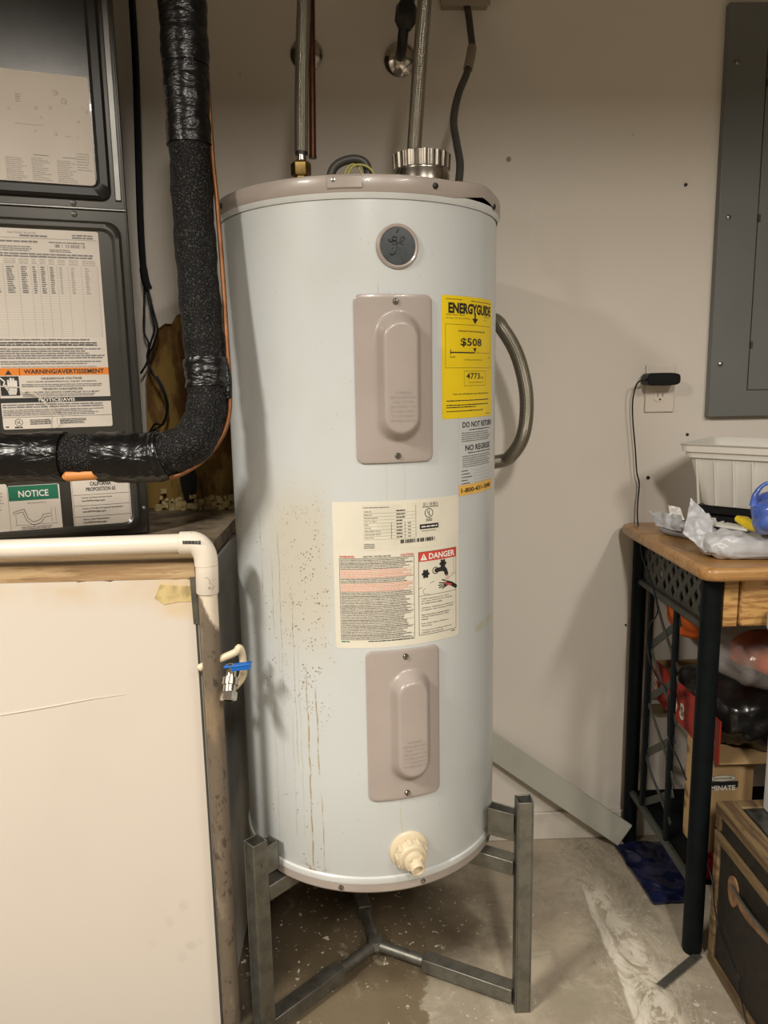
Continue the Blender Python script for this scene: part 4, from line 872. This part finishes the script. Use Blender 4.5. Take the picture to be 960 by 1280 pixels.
# ================================================================== PVC CONDENSATE LINE
pv = thing('condensate_pipe', 'white plastic drain pipe running along the platform edge and turning down its corner', 'pipe', PY(258, 720, 1.37))
YV = 1.3745; RV = .0172
b = MB(); A = PY(-70, 689, YV); B_ = PY(236, 678.5, YV); b.tube([A, B_], RV, 28, PVC); b.build('long_pipe', None, pv)
c0 = PY(258, 680, YV); 
b = MB(); b.tube([PY(225, 679, YV), PY(226, 679, YV), PY(241, 678.5, YV)], [.0195, .0212, .0212], 28, PVC)
ctr = PY(241, 701, YV); E1 = PY(241, 678.5, YV); E2 = PY(257.5, 700, YV); r_e = E1.z-ctr.z
arc = [Vector((ctr.x+(E2.x-ctr.x)*sin(t), YV, ctr.z+(E1.z-ctr.z)*cos(t))) for t in [pi/2*k/10 for k in range(11)]]
b.tube(arc, .0212, 28, PVC); b.tube([E2, PY(258, 706, YV)], .0212, 28, PVC); b.build('elbow', None, pv)
b = MB(); V1 = PY(258.5, 706, YV); V2 = PY(259.5, 741, YV); b.tube([V1, V1+(V2-V1)*.01, V2-(V2-V1)*.03, V2], [.0200, .0205, .0205, .0195], 28, PVC); cp = b.build('coupling', None, pv)
b = MB(); P0 = PY(259.5, 735, YV); P1 = Vector((P0.x-.001, YV, .004)); b.tube([P0+(P1-P0)*k/8 for k in range(9)], RV, 28, MOULD); o = b.build('mildewed_riser', None, pv); o['label'] = 'white riser stained brown and grey with mildew'
# printed marks on elbow and coupling
b = MB()
for k in range(17):
    t = PY(229+k*1.35, 678, YV-.0214); b.obb(t, (.0006 if k % 3 else .0010, 0, 0), (0, .0002, 0), (0, 0, .0032), INK)
b.build('print', None, bpy.data.objects['elbow'])
b = MB(); rr = random.Random(2)
for k in range(12): t = PY(249.5, 711+k*2.1, YV-.0160); b.obb(t, (.0016*rr.uniform(.6, 1.3), -.001, 0), (0, .0002, 0), (0, 0, .0008), INK)
for k in range(22): t = PY(rr.uniform(256, 270), rr.uniform(722, 736), YV-.0207); b.obb(t, (.0006, 0, 0), (0, .0002, 0), (0, 0, .0006), INKG)
b.build('print', None, cp)

# ================================================================== DRAIN VALVE ON THE PLATFORM SIDE
va = thing('ball_valve', 'small chrome ball valve with blue lever handle on the platform side by the tank', 'valve', PY(290, 850, 1.385))
VYc = 1.365; X0_ = PX1+.001
b = MB(); b.tube(smoothpath([Vector((X0_, VYc+.012, .815)), Vector((X0_+.020, VYc+.012, .824)), PY(293, 816, VYc+.01), PY(299, 810, VYc+.012), PY(303, 822, VYc+.02), PY(302, 848, VYc+.025), Vector((X0_+.030, VYc+.045, .74)), Vector((X0_, VYc+.06, .72))], 7), .0072, 14, CREAM); b.build('supply_tube', None, va)
b = MB(); a = PY(289, 838, VYc-.002); c = PY(286, 868, VYc-.028); b.tube([a, a+(c-a)*.3, a+(c-a)*.32, a+(c-a)*.62, a+(c-a)*.64, c], [.010, .010, .0155, .0155, .0125, .0125], 14, DUCT); b.build('valve_body', None, va)
b = MB(); d_ = (c-a).normalized(); b.lathe([(.0155, -.004), (.0155, .010), (.012, .012), (.0085, .012), (.008, .002), (0, .002)], c, d_, 6, CHROME, caps=False); b.build('end_cap', None, va, smooth=20)
b = MB(); h0 = PY(281, 833, VYc-.012); h1 = PY(314, 829, VYc-.018); b.beam(h0, h1, .016, .0035, (0, 0, 1), BLUEV); hh = h1-h0; b.obb(h0+hh*.62-Vector((0, 0, .005)), hh*.36, (0, .007, 0), (0, 0, .0045), BLUEV); b.build('lever_handle', None, va, bevel=.001)
b = MB(); b.lathe([(.006, -.012), (.006, .003), (.004, .004)], PY(289, 832, VYc-.012), (0, 0, 1), 12, CHROME); b.build('stem', None, va)

# ================================================================== WALL: PANEL, OUTLET, CHARGER
pn = thing('electrical_panel', 'grey metal electrical panel cover mounted on the wall at upper right', 'electrical panel', PY(1000, 521, WY))
W0 = PY(885, 521.5, WY-.02); W1 = PY(911, 3, WY-.02); px0 = (W0.x+W1.x)/2
# (its left edge is plumb in the room; the lens makes it lean)
b = MB(); b.box((px0, WY-.022, W0.z), (px0+.37, WY-.001, W1.z), PANEL); pc = b.build('cover', None, pn, bevel=.0025)
dl = PY(934, 487, WY-.022); dt = PY(960, 40, WY-.022)
b = MB(); b.box((dl.x, WY-.0245, dl.z), (px0+.31, WY-.0215, W1.z-.05), PANEL); b.build('door', None, pn, bevel=.0008)
b = MB(); b.box((dl.x-.0016, WY-.0228, dl.z-.0016), (dl.x, WY-.0218, W1.z-.05), DARK); b.box((dl.x, WY-.0228, dl.z-.0016), (px0+.31, WY-.0218, dl.z), DARK); b.build('door_gap', None, pn)
for y in (104, 273, 431):
    p = PY(939, y, WY-.0245); p.x = dl.x+.001; MB().box((p.x-.002, WY-.0275, p.z-.009), (p.x+.004, WY-.0243, p.z+.009), GREENM).build('hinge', None, pn, bevel=.0008)
for x, y in ((921, 78), (910, 272), (900, 455)):
    p = PY(x, y, WY-.022); p.x = px0+.026; s_ = MB(); s_.lathe([(.0065, 0), (.006, .003), (.003, .0045), (0, .005)], p, (0, -1, 0), 14, STEEL); s_.build('screw', None, pn)
ol = thing('wall_outlet', 'white duplex wall outlet with its lower socket free, right of the tank', 'outlet', PY(826, 515, WY))
oa, ob = PY(808, 456, WY-.005), PY(842, 515, WY-.005); b = MB(); oc = (oa+ob)/2; b.box((oa.x, WY-.0062, ob.z), (ob.x, WY-.0005, oa.z), OUTLET); b.build('cover_plate', None, ol, bevel=.003)
for dz in (.021, -.021):
    b = MB(); q = Vector((oc.x, WY-.0062, oc.z+dz)); b.prism([q+Vector((max(-.0165, min(.0165, cos(t)*.0185)), 0, sin(t)*.0145)) for t in [2*pi*k/28 for k in range(28)]], (0, -.0016, 0), OUTLET); so = b.build('socket', None, ol)
    b = MB(); 
    for dx in (-.0065, .0065): b.box(q+Vector((dx-.0009, -.0022, -.001)), q+Vector((dx+.0009, -.0015, .0075)), DARK)
    b.lathe([(.0026, 0), (.0026, .0006)], q+Vector((0, -.0016, -.0075)), (0, -1, 0), 14, DARK); b.build('slots', None, so)
cg = thing('charger', 'black wall charger plugged into the upper socket, its thin cord hanging down', 'charger', PY(825, 474, WY-.03))
b = MB(); c1, c2 = PY(805, 474, WY-.03), PY(846, 473, WY-.03); zc = (PY(825, 466, WY-.04).z, PY(825, 482, WY-.04).z); q = Vector(((c1.x+c2.x)/2, WY-.033, (zc[0]+zc[1])/2)); hw = (c2.x-c1.x)/2; hh_ = (zc[0]-zc[1])/2
prof = []
for k in range(24): t = 2*pi*k/24; prof.append(q+Vector((copysign(abs(cos(t))**.35, cos(t))*hw if cos(t) < 0 else copysign(abs(cos(t))**.7, cos(t))*hw, .025, copysign(abs(sin(t))**.45, sin(t))*hh_)))
b.prism(prof, (0, -.050, 0), BLACKP); b.build('adapter_body', None, cg, bevel=.003)
b = MB(); e = Vector((c1.x+.002, WY-.045, q.z)); b.tube([e+Vector((.004, 0, 0)), e+Vector((-.008, 0, -.001)), e+Vector((-.014, 0, -.003))], [.0045, .0035, .0022], 12, BLACKP); b.build('strain_relief', None, cg)
b = MB(); P = [e+Vector((-.010, 0, -.001))]+[PY(x, y, Y) for x, y, Y in ((796, 480, 2.02), (791, 500, 2.03), (791, 525, 2.035), (794, 560, 2.035), (796, 590, 2.035), (799, 605, 2.035), (797, 630, 2.03), (797, 650, 2.02))]
P += [PX(x, y, .716) for x, y in ((800, 672), (803, 695))]+[PX(x, y, .712) for x, y in ((810, 715), (818, 740), (822, 765), (812, 782), (809, 800), (812, 825), (822, 848), (834, 865), (835, 900), (836, 925), (848, 950), (858, 975))]
b.tube(smoothpath(P, 6), .0019, 8, BLACKP); b.build('cord', None, cg)
# trim board fallen against the wall
fb = MB(); A = PY(612, 930, 2.035); B_ = PY(781, 1044, 1.985); B_.z = max(B_.z, .045); d = (B_-A); A2 = A-d.normalized()*.18; fb.beam(A2, B_, .010, .072, (0, .12, 1), FALLEN)
o = fb.build('loose_trim_board', bevel=.002); tag(localise(o, B_), 'loose grey-white trim board leaning at a slant against the wall right of the tank', 'board')
print('board', A, B_)

# ================================================================== OAK-TOPPED CART
from mathutils import noise as mnoise
cart = thing('utility_cart', 'black metal side table with an oak worktop and drawer, against the back wall', 'table', (1.02, 1.79, 0))
TT = .945; LX = .753; RX = 1.30; FY = 1.59; BY = 2.02
def rpoly(x0, y0, x1, y1, r, z, n=7):
    o = []
    for cx, cy, a in ((x1-r, y1-r, 0), (x0+r, y1-r, 90), (x0+r, y0+r, 180), (x1-r, y0+r, 270)):
        for k in range(n+1): t = radians(a+90*k/n); o.append(Vector((cx+cos(t)*r, cy+sin(t)*r, z)))
    return o
b = MB(); b.prism(rpoly(.700, 1.515, 1.36, 2.048, .035, TT-.030), (0, 0, .030), OAKT); o = b.build('worktop', None, cart, bevel=.011); o.modifiers['bevel'].segments = 4
for x in (LX, RX):
    for y, r in ((FY, .0225), (BY, .0195)):
        b = MB(); b.tube([(x, y, 0.001), (x, y, .008), (x, y, TT-.031)], [r*.9, r, r], 24, BLACKM); b.build('leg', None, cart)
def lattice(x):
    bm = bmesh.new(); y0, y1, z0, z1 = FY+.018, BY-.015, .797, .914
    def loop(pts): vs = [bm.verts.new((x, y, z)) for y, z in pts]; return [bm.edges.new((vs[i], vs[(i+1) % len(vs)])) for i in range(len(vs))]
    e = loop([(y0, z0), (y1, z0), (y1, z1), (y0, z1)]); row = 0; z = z1-.022
    while z > z0+.016:
        y = y0+.016+(.026 if row % 2 else 0)
        while y < y1-.012: e += loop([(y-.0115, z), (y, z+.0165), (y+.0115, z), (y, z-.0165)]); y += .052
        z -= .0250; row += 1
    bmesh.ops.triangle_fill(bm, use_beauty=True, edges=e, normal=(1, 0, 0)); fs = list(bm.faces)
    ex = bmesh.ops.extrude_face_region(bm, geom=fs); bmesh.ops.translate(bm, verts=[g for g in ex['geom'] if isinstance(g, bmesh.types.BMVert)], vec=(.0025, 0, 0)); bmesh.ops.recalc_face_normals(bm, faces=bm.faces)
    bmesh.ops.translate(bm, verts=bm.verts, vec=-cart.location); me = bpy.data.meshes.new('lattice_panel'); bm.to_mesh(me); bm.free(); me.materials.append(GREENM)
    o = bpy.data.objects.new('lattice_panel', me); COL.objects.link(o); o.parent = cart
for x in (LX+.004, RX-.006):
    lattice(x)
for x in (LX, RX):
    for z, r in ((.787, .0095), (.165, .0105)): b = MB(); b.tube([(x, FY+.01, z), (x, BY-.01, z)], r, 16, GREENM); b.build('side_rail', None, cart)
    for y in (1.765, 1.93): b = MB(); b.box((x-.0065, y-.0085, .166), (x+.0065, y+.0085, .786), BLACKM); b.build('upright_bar', None, cart, bevel=.003)
    dx = x-LX+.003
    for l in ([(814, 807), (851, 777)], [(814, 871), (847, 850)], [(807, 942), (845, 923)], [(805, 1003), (841, 992)]):
        P = [PX(px, py, LX+.004)+Vector((x-LX, 0, 0)) for px, py in l]; b = MB(); b.beam(P[0], P[1], .003, .019, (0, 0, 1), GREENM); b.build('cross_strap', None, cart)
    for l in ([(818, 742), (829, 783), (838, 810), (848, 838)], [(814, 812), (826, 850), (836, 878), (846, 905)], [(811, 880), (822, 912), (832, 942), (843, 985)], [(807, 945), (815, 970), (824, 992), (838, 1030)]):
        P = smoothpath([PX(px, py, LX+.001)+Vector((x-LX, 0, 0)) for px, py in l], 4); b = MB()
        for i in range(len(P)-1): b.beam(P[i], P[i+1], .003, .011, (0, .6, 1), GREENM)
        b.build('curved_strap', None, cart)
b = MB(); b.box((LX+.021, 1.577, .799), (LX+.053, 1.60, .914), OAKD); b.build('drawer_stile', None, cart, bevel=.002)
b = MB(); b.box((LX+.056, 1.569, .801), (1.26, 1.590, .912), OAKD); dr = b.build('drawer', None, cart, bevel=.006)
b = MB(); b.box((LX+.06, 1.5905, .81), (1.255, 1.98, .90), plain('drawer_box', (.10, .06, .03), .7)); b.build('drawer_box', None, dr)
b = MB(); b.lathe([(.006, 0), (.006, .01), (.014, .016), (.013, .024), (0, .027)], (1.03, 1.569, .857), (0, -1, 0), 20, BRASS); b.build('knob', None, dr)
b = MB(); b.box((LX+.012, 1.60, .163), (RX-.012, 2.01, .170), BLACKM); b.build('lower_shelf', None, cart)
b = MB(); b.box((LX+.02, 1.60, .795), (RX-.02, 2.01, .798), plain('dark_red_underside', (.08, .02, .015), .7)); b.build('bottom_board', None, cart)

# ------------------------------------------------------------------ soft bags and films
def bag(name, c, hx, hy, hz, yaw, mat, amp=.006, sc=18, sq=.55, seed=0, n=28, parent=None, pinch=0):
    """Closed sagging bag: a squared-off ellipsoid with folds, flat underneath."""
    c = Vector(c); vs = []; R_ = Matrix.Rotation(yaw, 3, 'Z'); m_ = n*2
    for j in range(n+1):
        ph = -pi/2+pi*j/n
        for i in range(m_):
            th = 2*pi*i/m_; p_ = lambda v, e: copysign(abs(v)**e, v)
            x = p_(cos(ph), sq)*p_(cos(th), sq); y = p_(cos(ph), sq)*p_(sin(th), sq); z = p_(sin(ph), .8)
            k = 1-pinch*max(0, x)
            v = Vector((x*hx, y*hy*k, z*hz*k)); q = v*sc+Vector((seed*3.1, seed*1.7, 0))
            f = abs(mnoise.noise(q))*1.6+mnoise.noise(q*2.3)*.5; nn = Vector((x/hx, y/hy, z/hz)).normalized()
            v += nn*(f-.4)*amp; v.z = max(v.z, -hz*.96); vs.append(c+R_@v)
    b = MB(); b.add(vs, [(j*m_+i, j*m_+(i+1) % m_, (j+1)*m_+(i+1) % m_, (j+1)*m_+i) for j in range(n) for i in range(m_)], mat)
    return b.build(name, None, parent, smooth=50)
def crumple(name, quad, mat, amp=.006, sc=25, n=26, th=.0012, parent=None, seed=0, edge=.15):
    """Crumpled film between four 3-D corners, with its own thickness."""
    a, b_, c, d = map(Vector, quad); nn = (b_-a).cross(d-a).normalized(); G = []
    for j in range(n+1):
        for i in range(n+1):
            u, v = i/n, j/n; p = a*(1-u)*(1-v)+b_*u*(1-v)+c*u*v+d*(1-u)*v; q = p*sc+Vector((seed, seed*2, 0))
            G.append(p+nn*((abs(mnoise.noise(q))-.25)*2.2*amp+mnoise.noise(q*2.6)*amp*.5)+(b_-a)*.03*mnoise.noise(q*1.3)+(d-a)*edge*.3*mnoise.noise(q*.9+Vector((7, 0, 0))))
    m = n+1; N = m*m; vs = G+[g+nn*th for g in G]; fs = []
    for j in range(n):
        for i in range(n): f = (j*m+i, j*m+i+1, (j+1)*m+i+1, (j+1)*m+i); fs += [f, tuple(N+k for k in f[::-1])]
    rim = [i for i in range(m)]+[j*m+n for j in range(1, m)]+[n*m+i for i in range(n-1, -1, -1)]+[j*m for j in range(n-1, 0, -1)]
    fs += [(rim[k], rim[(k+1) % len(rim)], rim[(k+1) % len(rim)]+N, rim[k]+N) for k in range(len(rim))]
    return MB().add(vs, fs, mat).build(name, None, parent, smooth=50)

# ------------------------------------------------------------------ on the worktop
ctr_ = Vector((.765, 1.815, 0)); ta = Vector((.72, -.694, 0)); tb = Vector((.694, .72, 0))        # tray corner, long side, short side
dev = thing('desk_device', 'flat black office device with rows of keys, under the white tray', 'device', (.93, 1.80, TT))
o0 = Vector((.80, 1.80, TT))+tb*.03; b = MB(); b.prism([o0, o0+ta*.30, o0+ta*.30+tb*.19, o0+tb*.19], (0, 0, .060), BLACKP); b.build('body', None, dev, bevel=.004)
b = MB(); q0 = Vector((.80, 1.80, TT+.062))+tb*.03; b.prism([q0-ta*.01, q0+ta*.31, q0+ta*.31+tb*.2, q0-ta*.01+tb*.2], (0, 0, .020), BLACKP); b.build('top_cover', None, dev, bevel=.003)
nrm = -tb
for k in range(7):
    b = MB(); b.lathe([(.0048, 0), (.0048, .002), (.004, .0028)], o0+ta*(.075+.017*k)+Vector((0, 0, .040))+nrm*.0003, nrm, 12, INKG); b.build('key', None, dev)
tr = thing('storage_tray', 'white ribbed plastic tray full to its flared rim, on a black device', 'tray', ctr_+Vector((.2, 0, TT+.083)))
tr['label'] = 'white ribbed plastic tray with a flared rim, standing on a black device'
def traypts(z, out, r=.025, n=5):                         # rounded rectangle in the tray's own axes
    L, Wt = .40, .235; o = []
    for cx, cy, a in ((L+out-r, Wt+out-r, 0), (-out+r, Wt+out-r, 90), (-out+r, -out+r, 180), (L+out-r, -out+r, 270)):
        for k in range(n+1): t = radians(a+90*k/n); o.append(ctr_+ta*(cx+cos(t)*r)+tb*(cy+sin(t)*r)+Vector((0, 0, z)))
    return o
zb0, zt0 = TT+.084, 1.178
LV = [(zb0, -.038), (zb0+.003, -.036), (zt0-.035, -.012), (zt0-.032, -.004), (zt0-.020, -.002), (zt0-.018, .004), (zt0-.004, .006), (zt0, .010), (zt0+.001, .006), (zt0-.004, .000), (zt0-.02, -.008), (zb0+.008, -.040)]
LL = [traypts(z, o_) for z, o_ in LV]; n = len(LL[0]); b = MB()
b.add([p for l in LL for p in l], [(i*n+k, i*n+(k+1) % n, (i+1)*n+(k+1) % n, (i+1)*n+k) for i in range(len(LL)-1) for k in range(n)]+[tuple(range(n)), tuple(range((len(LL)-1)*n, len(LL)*n))], TRAY); b.build('tray_body', None, tr, smooth=30)
for k in range(9):
    t = .035+k*.042
    for side in (0, 1):
        base = ctr_+ta*t; 
        p0 = base+(tb*(.036) if side == 0 else tb*(.235-.036))+Vector((0, 0, zb0+.002)); p1 = base+(tb*.010 if side == 0 else tb*.225)+Vector((0, 0, zt0-.036)); b = MB(); b.beam(p0, p1, .004, .006, tb, TRAY); b.build('rib', None, tr)
b = MB(); b.box((-.001, 0, 0), (0, 0, 0), TRAY) if False else None
m1 = thing('plastic_mailer', 'large crumpled grey plastic mailer lying at the front edge of the worktop', 'mailer', (.85, 1.61, TT), 'grey plastic mailers')
bag('mailer_body', (.852, 1.620, TT+.0275), .110, .050, .0275, -.10, MAIL, .007, 34, .34, 1, n=44, parent=m1)
crumple('mailer_flap', [PY(853, 668, 1.66), PY(884, 692, 1.60), PY(893, 652, 1.66), PY(864, 622, 1.72)], MAIL, .010, 30, 30, parent=m1, seed=3)
crumple('mailer_fold', [PY(849, 655, 1.70), PY(878, 682, 1.63), PY(905, 655, 1.68), PY(880, 640, 1.74)], MAIL, .009, 34, 28, parent=m1, seed=8)
m2 = thing('plastic_mailer', 'small flat grey mailer with a white flap, near the back left corner of the worktop', 'mailer', (.80, 1.86, TT), 'grey plastic mailers')
bag('mailer_body', (.815, 1.86, TT+.014), .062, .060, .014, .45, MAILD, .004, 24, .5, 5, parent=m2)
crumple('mailer_flap', [PY(820, 657, 1.88), PY(853, 665, 1.78), PY(852, 644, 1.80), PY(812, 638, 1.92)], MAIL, .006, 34, 24, parent=m2, seed=5)
crumple('paper_corner', [PY(838, 650, 1.90), PY(856, 650, 1.88), PY(850, 634, 1.90), PY(836, 632, 1.92)], TRAY, .004, 30, 12, parent=m2, seed=2)
zt_ = thing('cable_tie_pack', 'white pack of ribbed strips lying on the large grey mailer', 'pack', PY(905, 652, 1.66))
z0_ = TT+.056; A_, B2 = PZ(880, 653, z0_+.006), PZ(938, 662, z0_+.006); b = MB(); b.beam(A_, B2, .026, .006, (0, 0, 1), TRAY); b.build('strip', None, zt_, bevel=.001)
dd = (B2-A_); 
for k in range(9):
    q = A_+dd*(.46+.055*k)+Vector((0, 0, .0045)); MB().obb(q, dd.normalized()*.0016, Vector((0, 0, 1)).cross(dd.normalized())*.013, (0, 0, .0012), TRAY).build('rib', None, zt_)
b = MB(); b.obb(A_+dd*.13+Vector((0, 0, .006)), dd.normalized()*.004, Vector((0, 0, 1)).cross(dd.normalized())*.018, (0, 0, .005), TRAY); b.build('clip', None, zt_, bevel=.001)
yt = thing('yellow_tool', 'yellow and black hand tool lying beside the blue bag', 'tool', PY(940, 655, 1.60))
b = MB(); P = [PY(921, 648, 1.64), PY(932, 652, 1.62), PY(940, 658, 1.60), PY(965, 664, 1.58)]; b.tube(P, [.007, .012, .010, .008], 10, YELP); b.build('handle', None, yt)
b = MB(); b.tube([PY(925, 654, 1.635), PY(950, 663, 1.60), PY(980, 668, 1.58)], [.004, .006, .006], 10, BLACKP); b.build('grip', None, yt)
bb = thing('blue_shopping_bag', 'thin blue plastic shopping bag with a loop handle at the right edge', 'bag', PY(965, 640, 1.62))
q = PY(966, 643, 1.56); bag('bag_body', (q.x+.016, q.y, q.z), .058, .045, .042, .2, BLUEB, .012, 17, .85, 9, 40, parent=bb)
b = MB(); P = smoothpath([PY(942, 632, 1.56), PY(944, 619, 1.56), PY(952, 608, 1.56), PY(962, 604, 1.56), PY(975, 612, 1.57), PY(982, 632, 1.57)], 6); b.tube(P, [.009-.005*sin(pi*k/(len(P)-1)) for k in range(len(P))], 12, BLUEB); b.build('loop_handle', None, bb)

# ------------------------------------------------------------------ on the lower shelf
bx = thing('cardboard_box', 'small cardboard box with a black lettered label, below the red-sided tray', 'box', (.86, 1.76, .171))
b = MB(); b.box((.810, 1.66, .171), (.912, 1.80, .440), CARD); b.build('carton', None, bx, bevel=.0015)
pf = MB()
def front(pf, t, px, py, h, w, m, bold=0, Y=1.6592):
    g, f, W, Hh = text2d(t, h, w, bold); p = PY(px, py, Y); pf.add([(p.x+x, Y, p.z+y) for x, y in g], f, m)
a_ = PY(884, 984, 1.6596); c_ = PY(925, 976, 1.6596); 
pf.box((.8105, 1.6594, a_.z-.003), (c_.x-.004, 1.6598, c_.z), INK)
front(pf, 'TERMINATE', 873, 989, .0125, .088, INKW, .03); 
e0_ = PY(904, 973, 1.6594); 
pf.add([(e0_.x+cos(2*pi*k/24)*.031, 1.6593, e0_.z+sin(2*pi*k/24)*.0085) for k in range(24)], [tuple(range(24))], INKG); pf.add([(e0_.x+cos(2*pi*k/24)*.029, 1.6591, e0_.z+sin(2*pi*k/24)*.007) for k in range(24)], [tuple(range(24))], LPLATE)
front(pf, 'Spectracide', 891, 975.5, .0078, .047, INK, .01, 1.6588); pf.build('print', None, bx, smooth=0)
tray2 = thing('red_carton_tray', 'open cardboard tray with red lettered sides, on top of the small box', 'box', (1.0, 1.82, .448))
b = MB(); b.box((.815, 1.635, .445), (1.22, 2.03, .450), CARD); b.build('carton_floor', None, tray2)
b = MB(); b.box((.811, 1.635, .445), (.8145, 2.03, .552), REDB); sd = b.build('red_side', None, tray2)
b = MB(); b.box((1.2205, 1.635, .445), (1.224, 2.03, .552), REDB); b.build('red_side', None, tray2)
b = MB(); b.box((.815, 2.027, .45), (1.22, 2.031, .552), CARD); b.build('carton_back', None, tray2)
pf = MB()
for t, y, z, h in (('S', 2.03, .470, .040), ('O', 1.92, .462, .050), ('8', 1.855, .462, .045), ('O', 1.74, .472, .040), ('0', 1.68, .470, .04)):
    g, f, W, Hh = text2d(t, h, None, .03); pf.add([(.8104, y-x, z+yy) for x, yy in g], f, LPLATE)
g, f, W, Hh = text2d('QUALITY GOODS', .006, .07); pf = pf; pf.build('print', None, sd, smooth=0)
o = MB().box((.780, 1.99, .385), (.842, 2.035, .428), PLY).build('wood_block', bevel=.002)
bpy.data.objects.remove(o)
wbk = thing('wall_socket_box', 'small tan junction cover on the wall seen through the left side of the cart', 'box', (.83, WY-.02, .39))
b = MB(); b.box((.806, WY-.030, .392), (.862, WY-.0005, .432), plain('tan_cover', (.16, .12, .07), .6)); b.build('cover', None, wbk, bevel=.002)
b = MB(); b.box((.806, WY-.034, .424), (.862, WY-.0305, .434), GREYP); b.build('lip', None, wbk)
sk = bag('black_sack', (.985, 1.80, .528), .165, .160, .075, .1, SACK, .024, 15, .6, 3); tag(localise(sk, (.99, 1.80, .452)), 'folded black plastic sack in the red-sided tray', 'bag')
cl = thing('clear_bag', 'clear plastic bag holding orange cloth, on top of the black sack', 'bag', (1.0, 1.78, .66))
bag('orange_cloth', (1.00, 1.74, .680), .12, .085, .045, .2, ORANGE, .012, 14, .8, 4, parent=cl); bag('clear_film', (.985, 1.735, .672), .150, .115, .064, .1, CLEAR, .016, 11, .75, 12, parent=cl)
og = bag('orange_bundle', (.87, 1.93, .715), .060, .06, .06, .1, ORANGE, .010, 14, .8, 6); tag(localise(og, (.90, 1.95, .65)), 'orange cloth bundle at the back of the cart shelf by the wall', 'cloth')
gb = thing('grey_plastic_bin', 'pale grey plastic bin at the right edge, standing on the old trunk', 'bin', (1.0, 1.47, .402))
pz = PY(957, 900, 1.54); b = MB(); b.prism(rpoly(pz.x, 1.40, pz.x+.22, 1.54, .02, .402), (0, 0, .385), GREYP); b.build('bin_body', None, gb)
b = MB(); tz_ = PY(950, 800, 1.42).z; b.prism(rpoly(pz.x-.016, 1.384, pz.x+.236, 1.556, .03, tz_-.024), (0, 0, .050), GREYP); b.build('rim', None, gb, bevel=.010)

# ================================================================== OLD TRUNK
tk = thing('old_trunk', 'old dark trunk with worn wooden edges and a leather handle, at the lower right', 'trunk', (1.08, 1.15, 0))
KX, KY, KZ = .778, 1.560, .400; KX1, KY0 = 1.42, .78
b = MB(); b.box((KX+.004, KY0+.004, .004), (KX1-.004, KY-.004, KZ-.088), TRUNKB); b.build('trunk_body', None, tk)
b = MB(); b.box((KX+.004, KY0+.004, KZ-.086), (KX1-.004, KY-.004, KZ-.004), TRUNKB); b.build('trunk_lid', None, tk)
b = MB(); b.box((KX+.045, KY0+.045, KZ-.0045), (KX1-.045, KY-.035, KZ-.0015), TRUNKT); b.build('lid_top', None, tk)
def slat(a, c, name='wooden_slat'): b = MB(); b.box(a, c, TRUNKW); return b.build(name, None, tk, bevel=.003)
slat((KX-.002, KY-.022, .001), (KX+.020, KY+.001, KZ-.080)); slat((KX-.002, KY0, .001), (KX+.02, KY0+.022, KZ-.08))
slat((KX-.002, KY-.022, KZ-.062), (KX+.012, KY+.001, KZ-.026)); slat((KX-.003, KY0+.022, .0015), (KX+.018, KY-.0225, .026)); 
slat((KX-.003, KY0, KZ-.090), (KX+.012, KY+.001, KZ-.068)); slat((KX-.004, KY0, KZ-.024), (KX+.040, KY+.001, KZ)); slat((KX+.0405, KY-.030, KZ-.024), (KX1, KY+.001, KZ)); slat((KX+.0405, KY0, KZ-.024), (KX1, KY0+.04, KZ))
b = MB(); hq = PX(916, 1108, KX); hy, hz = hq.y, hq.z
b.prism([Vector((KX+.0035, hy+cos(t)*.022, hz-.008+sin(t)*.030*(1 if sin(t) > 0 else 1.3))) for t in [2*pi*k/20 for k in range(20)]], (-.0035, 0, 0), LEATH); b.build('handle_plate', None, tk)
b = MB(); P = smoothpath([Vector((KX-.004, hy, hz+.004)), PX(926, 1126, KX-.012), PX(940, 1146, KX-.016), PX(958, 1168, KX-.018), PX(985, 1200, KX-.016), Vector((KX-.004, hy-.20, hz-.0))], 5)
b.tube(P, .0035, 10, GALV); b.build('handle_rod', None, tk)
b = MB(); P = smoothpath([PX(920, 1120, KX-.004), PX(932, 1142, KX-.008), PX(948, 1160, KX-.010), PX(968, 1182, KX-.010)], 4)
for i in range(len(P)-1): b.beam(P[i], P[i+1], .003, .020, (0, .3, 1), LEATH)
b.build('leather_strap', None, tk)
b = MB(); b.tube(smoothpath([PX(x, y, KX-.008) for x, y in ((876, 1062), (884, 1080), (891, 1105), (893, 1130), (897, 1155), (905, 1175), (915, 1200), (923, 1222), (926, 1245), (932, 1275), (940, 1300))], 5), .0016, 8, BLACKP)
o = b.build('loose_cord'); tag(localise(o, PX(905, 1175, KX-.008)), 'thin black cord trailing down the side of the old trunk', 'cord')
# ------------------------------------------------------------------ on the floor by the cart
fbg = crumple('blue_sheet_pack', [(.705, 2.00, .012), (.84, 2.00, .014), (.835, 1.745, .014), (.720, 1.745, .012)], NAVY, .006, 16, 34, .006, seed=4, edge=.02)
tag(localise(fbg, (.77, 1.87, 0)), 'flat dark blue plastic pack lying on the floor between the cart legs', 'bag')
o = MB().beam(PZ(825, 1233, .006), PZ(873, 1193, .006), .018, .003, (0, 0, 1), GALV).build('metal_strip', bevel=.0007); tag(localise(o, PZ(850, 1212, .004)), 'narrow grey metal strip lying on the floor beside the trunk', 'strip')
o = bag('red_pouch', (.792, 1.617, .200), .020, .014, .036, 0, plain('red_film', (.60, .015, .03), .3, var=.4, scale=60), .006, 40, .8, 2, 16); tag(localise(o, (.792, 1.617, .17)), 'small red pouch between the front cart leg and the trunk', 'pouch')

for o in bpy.data.objects:
    if o.name.split('.')[0] in ('print', 'embossed_text', 'slots'): o['kind'] = 'stuff'
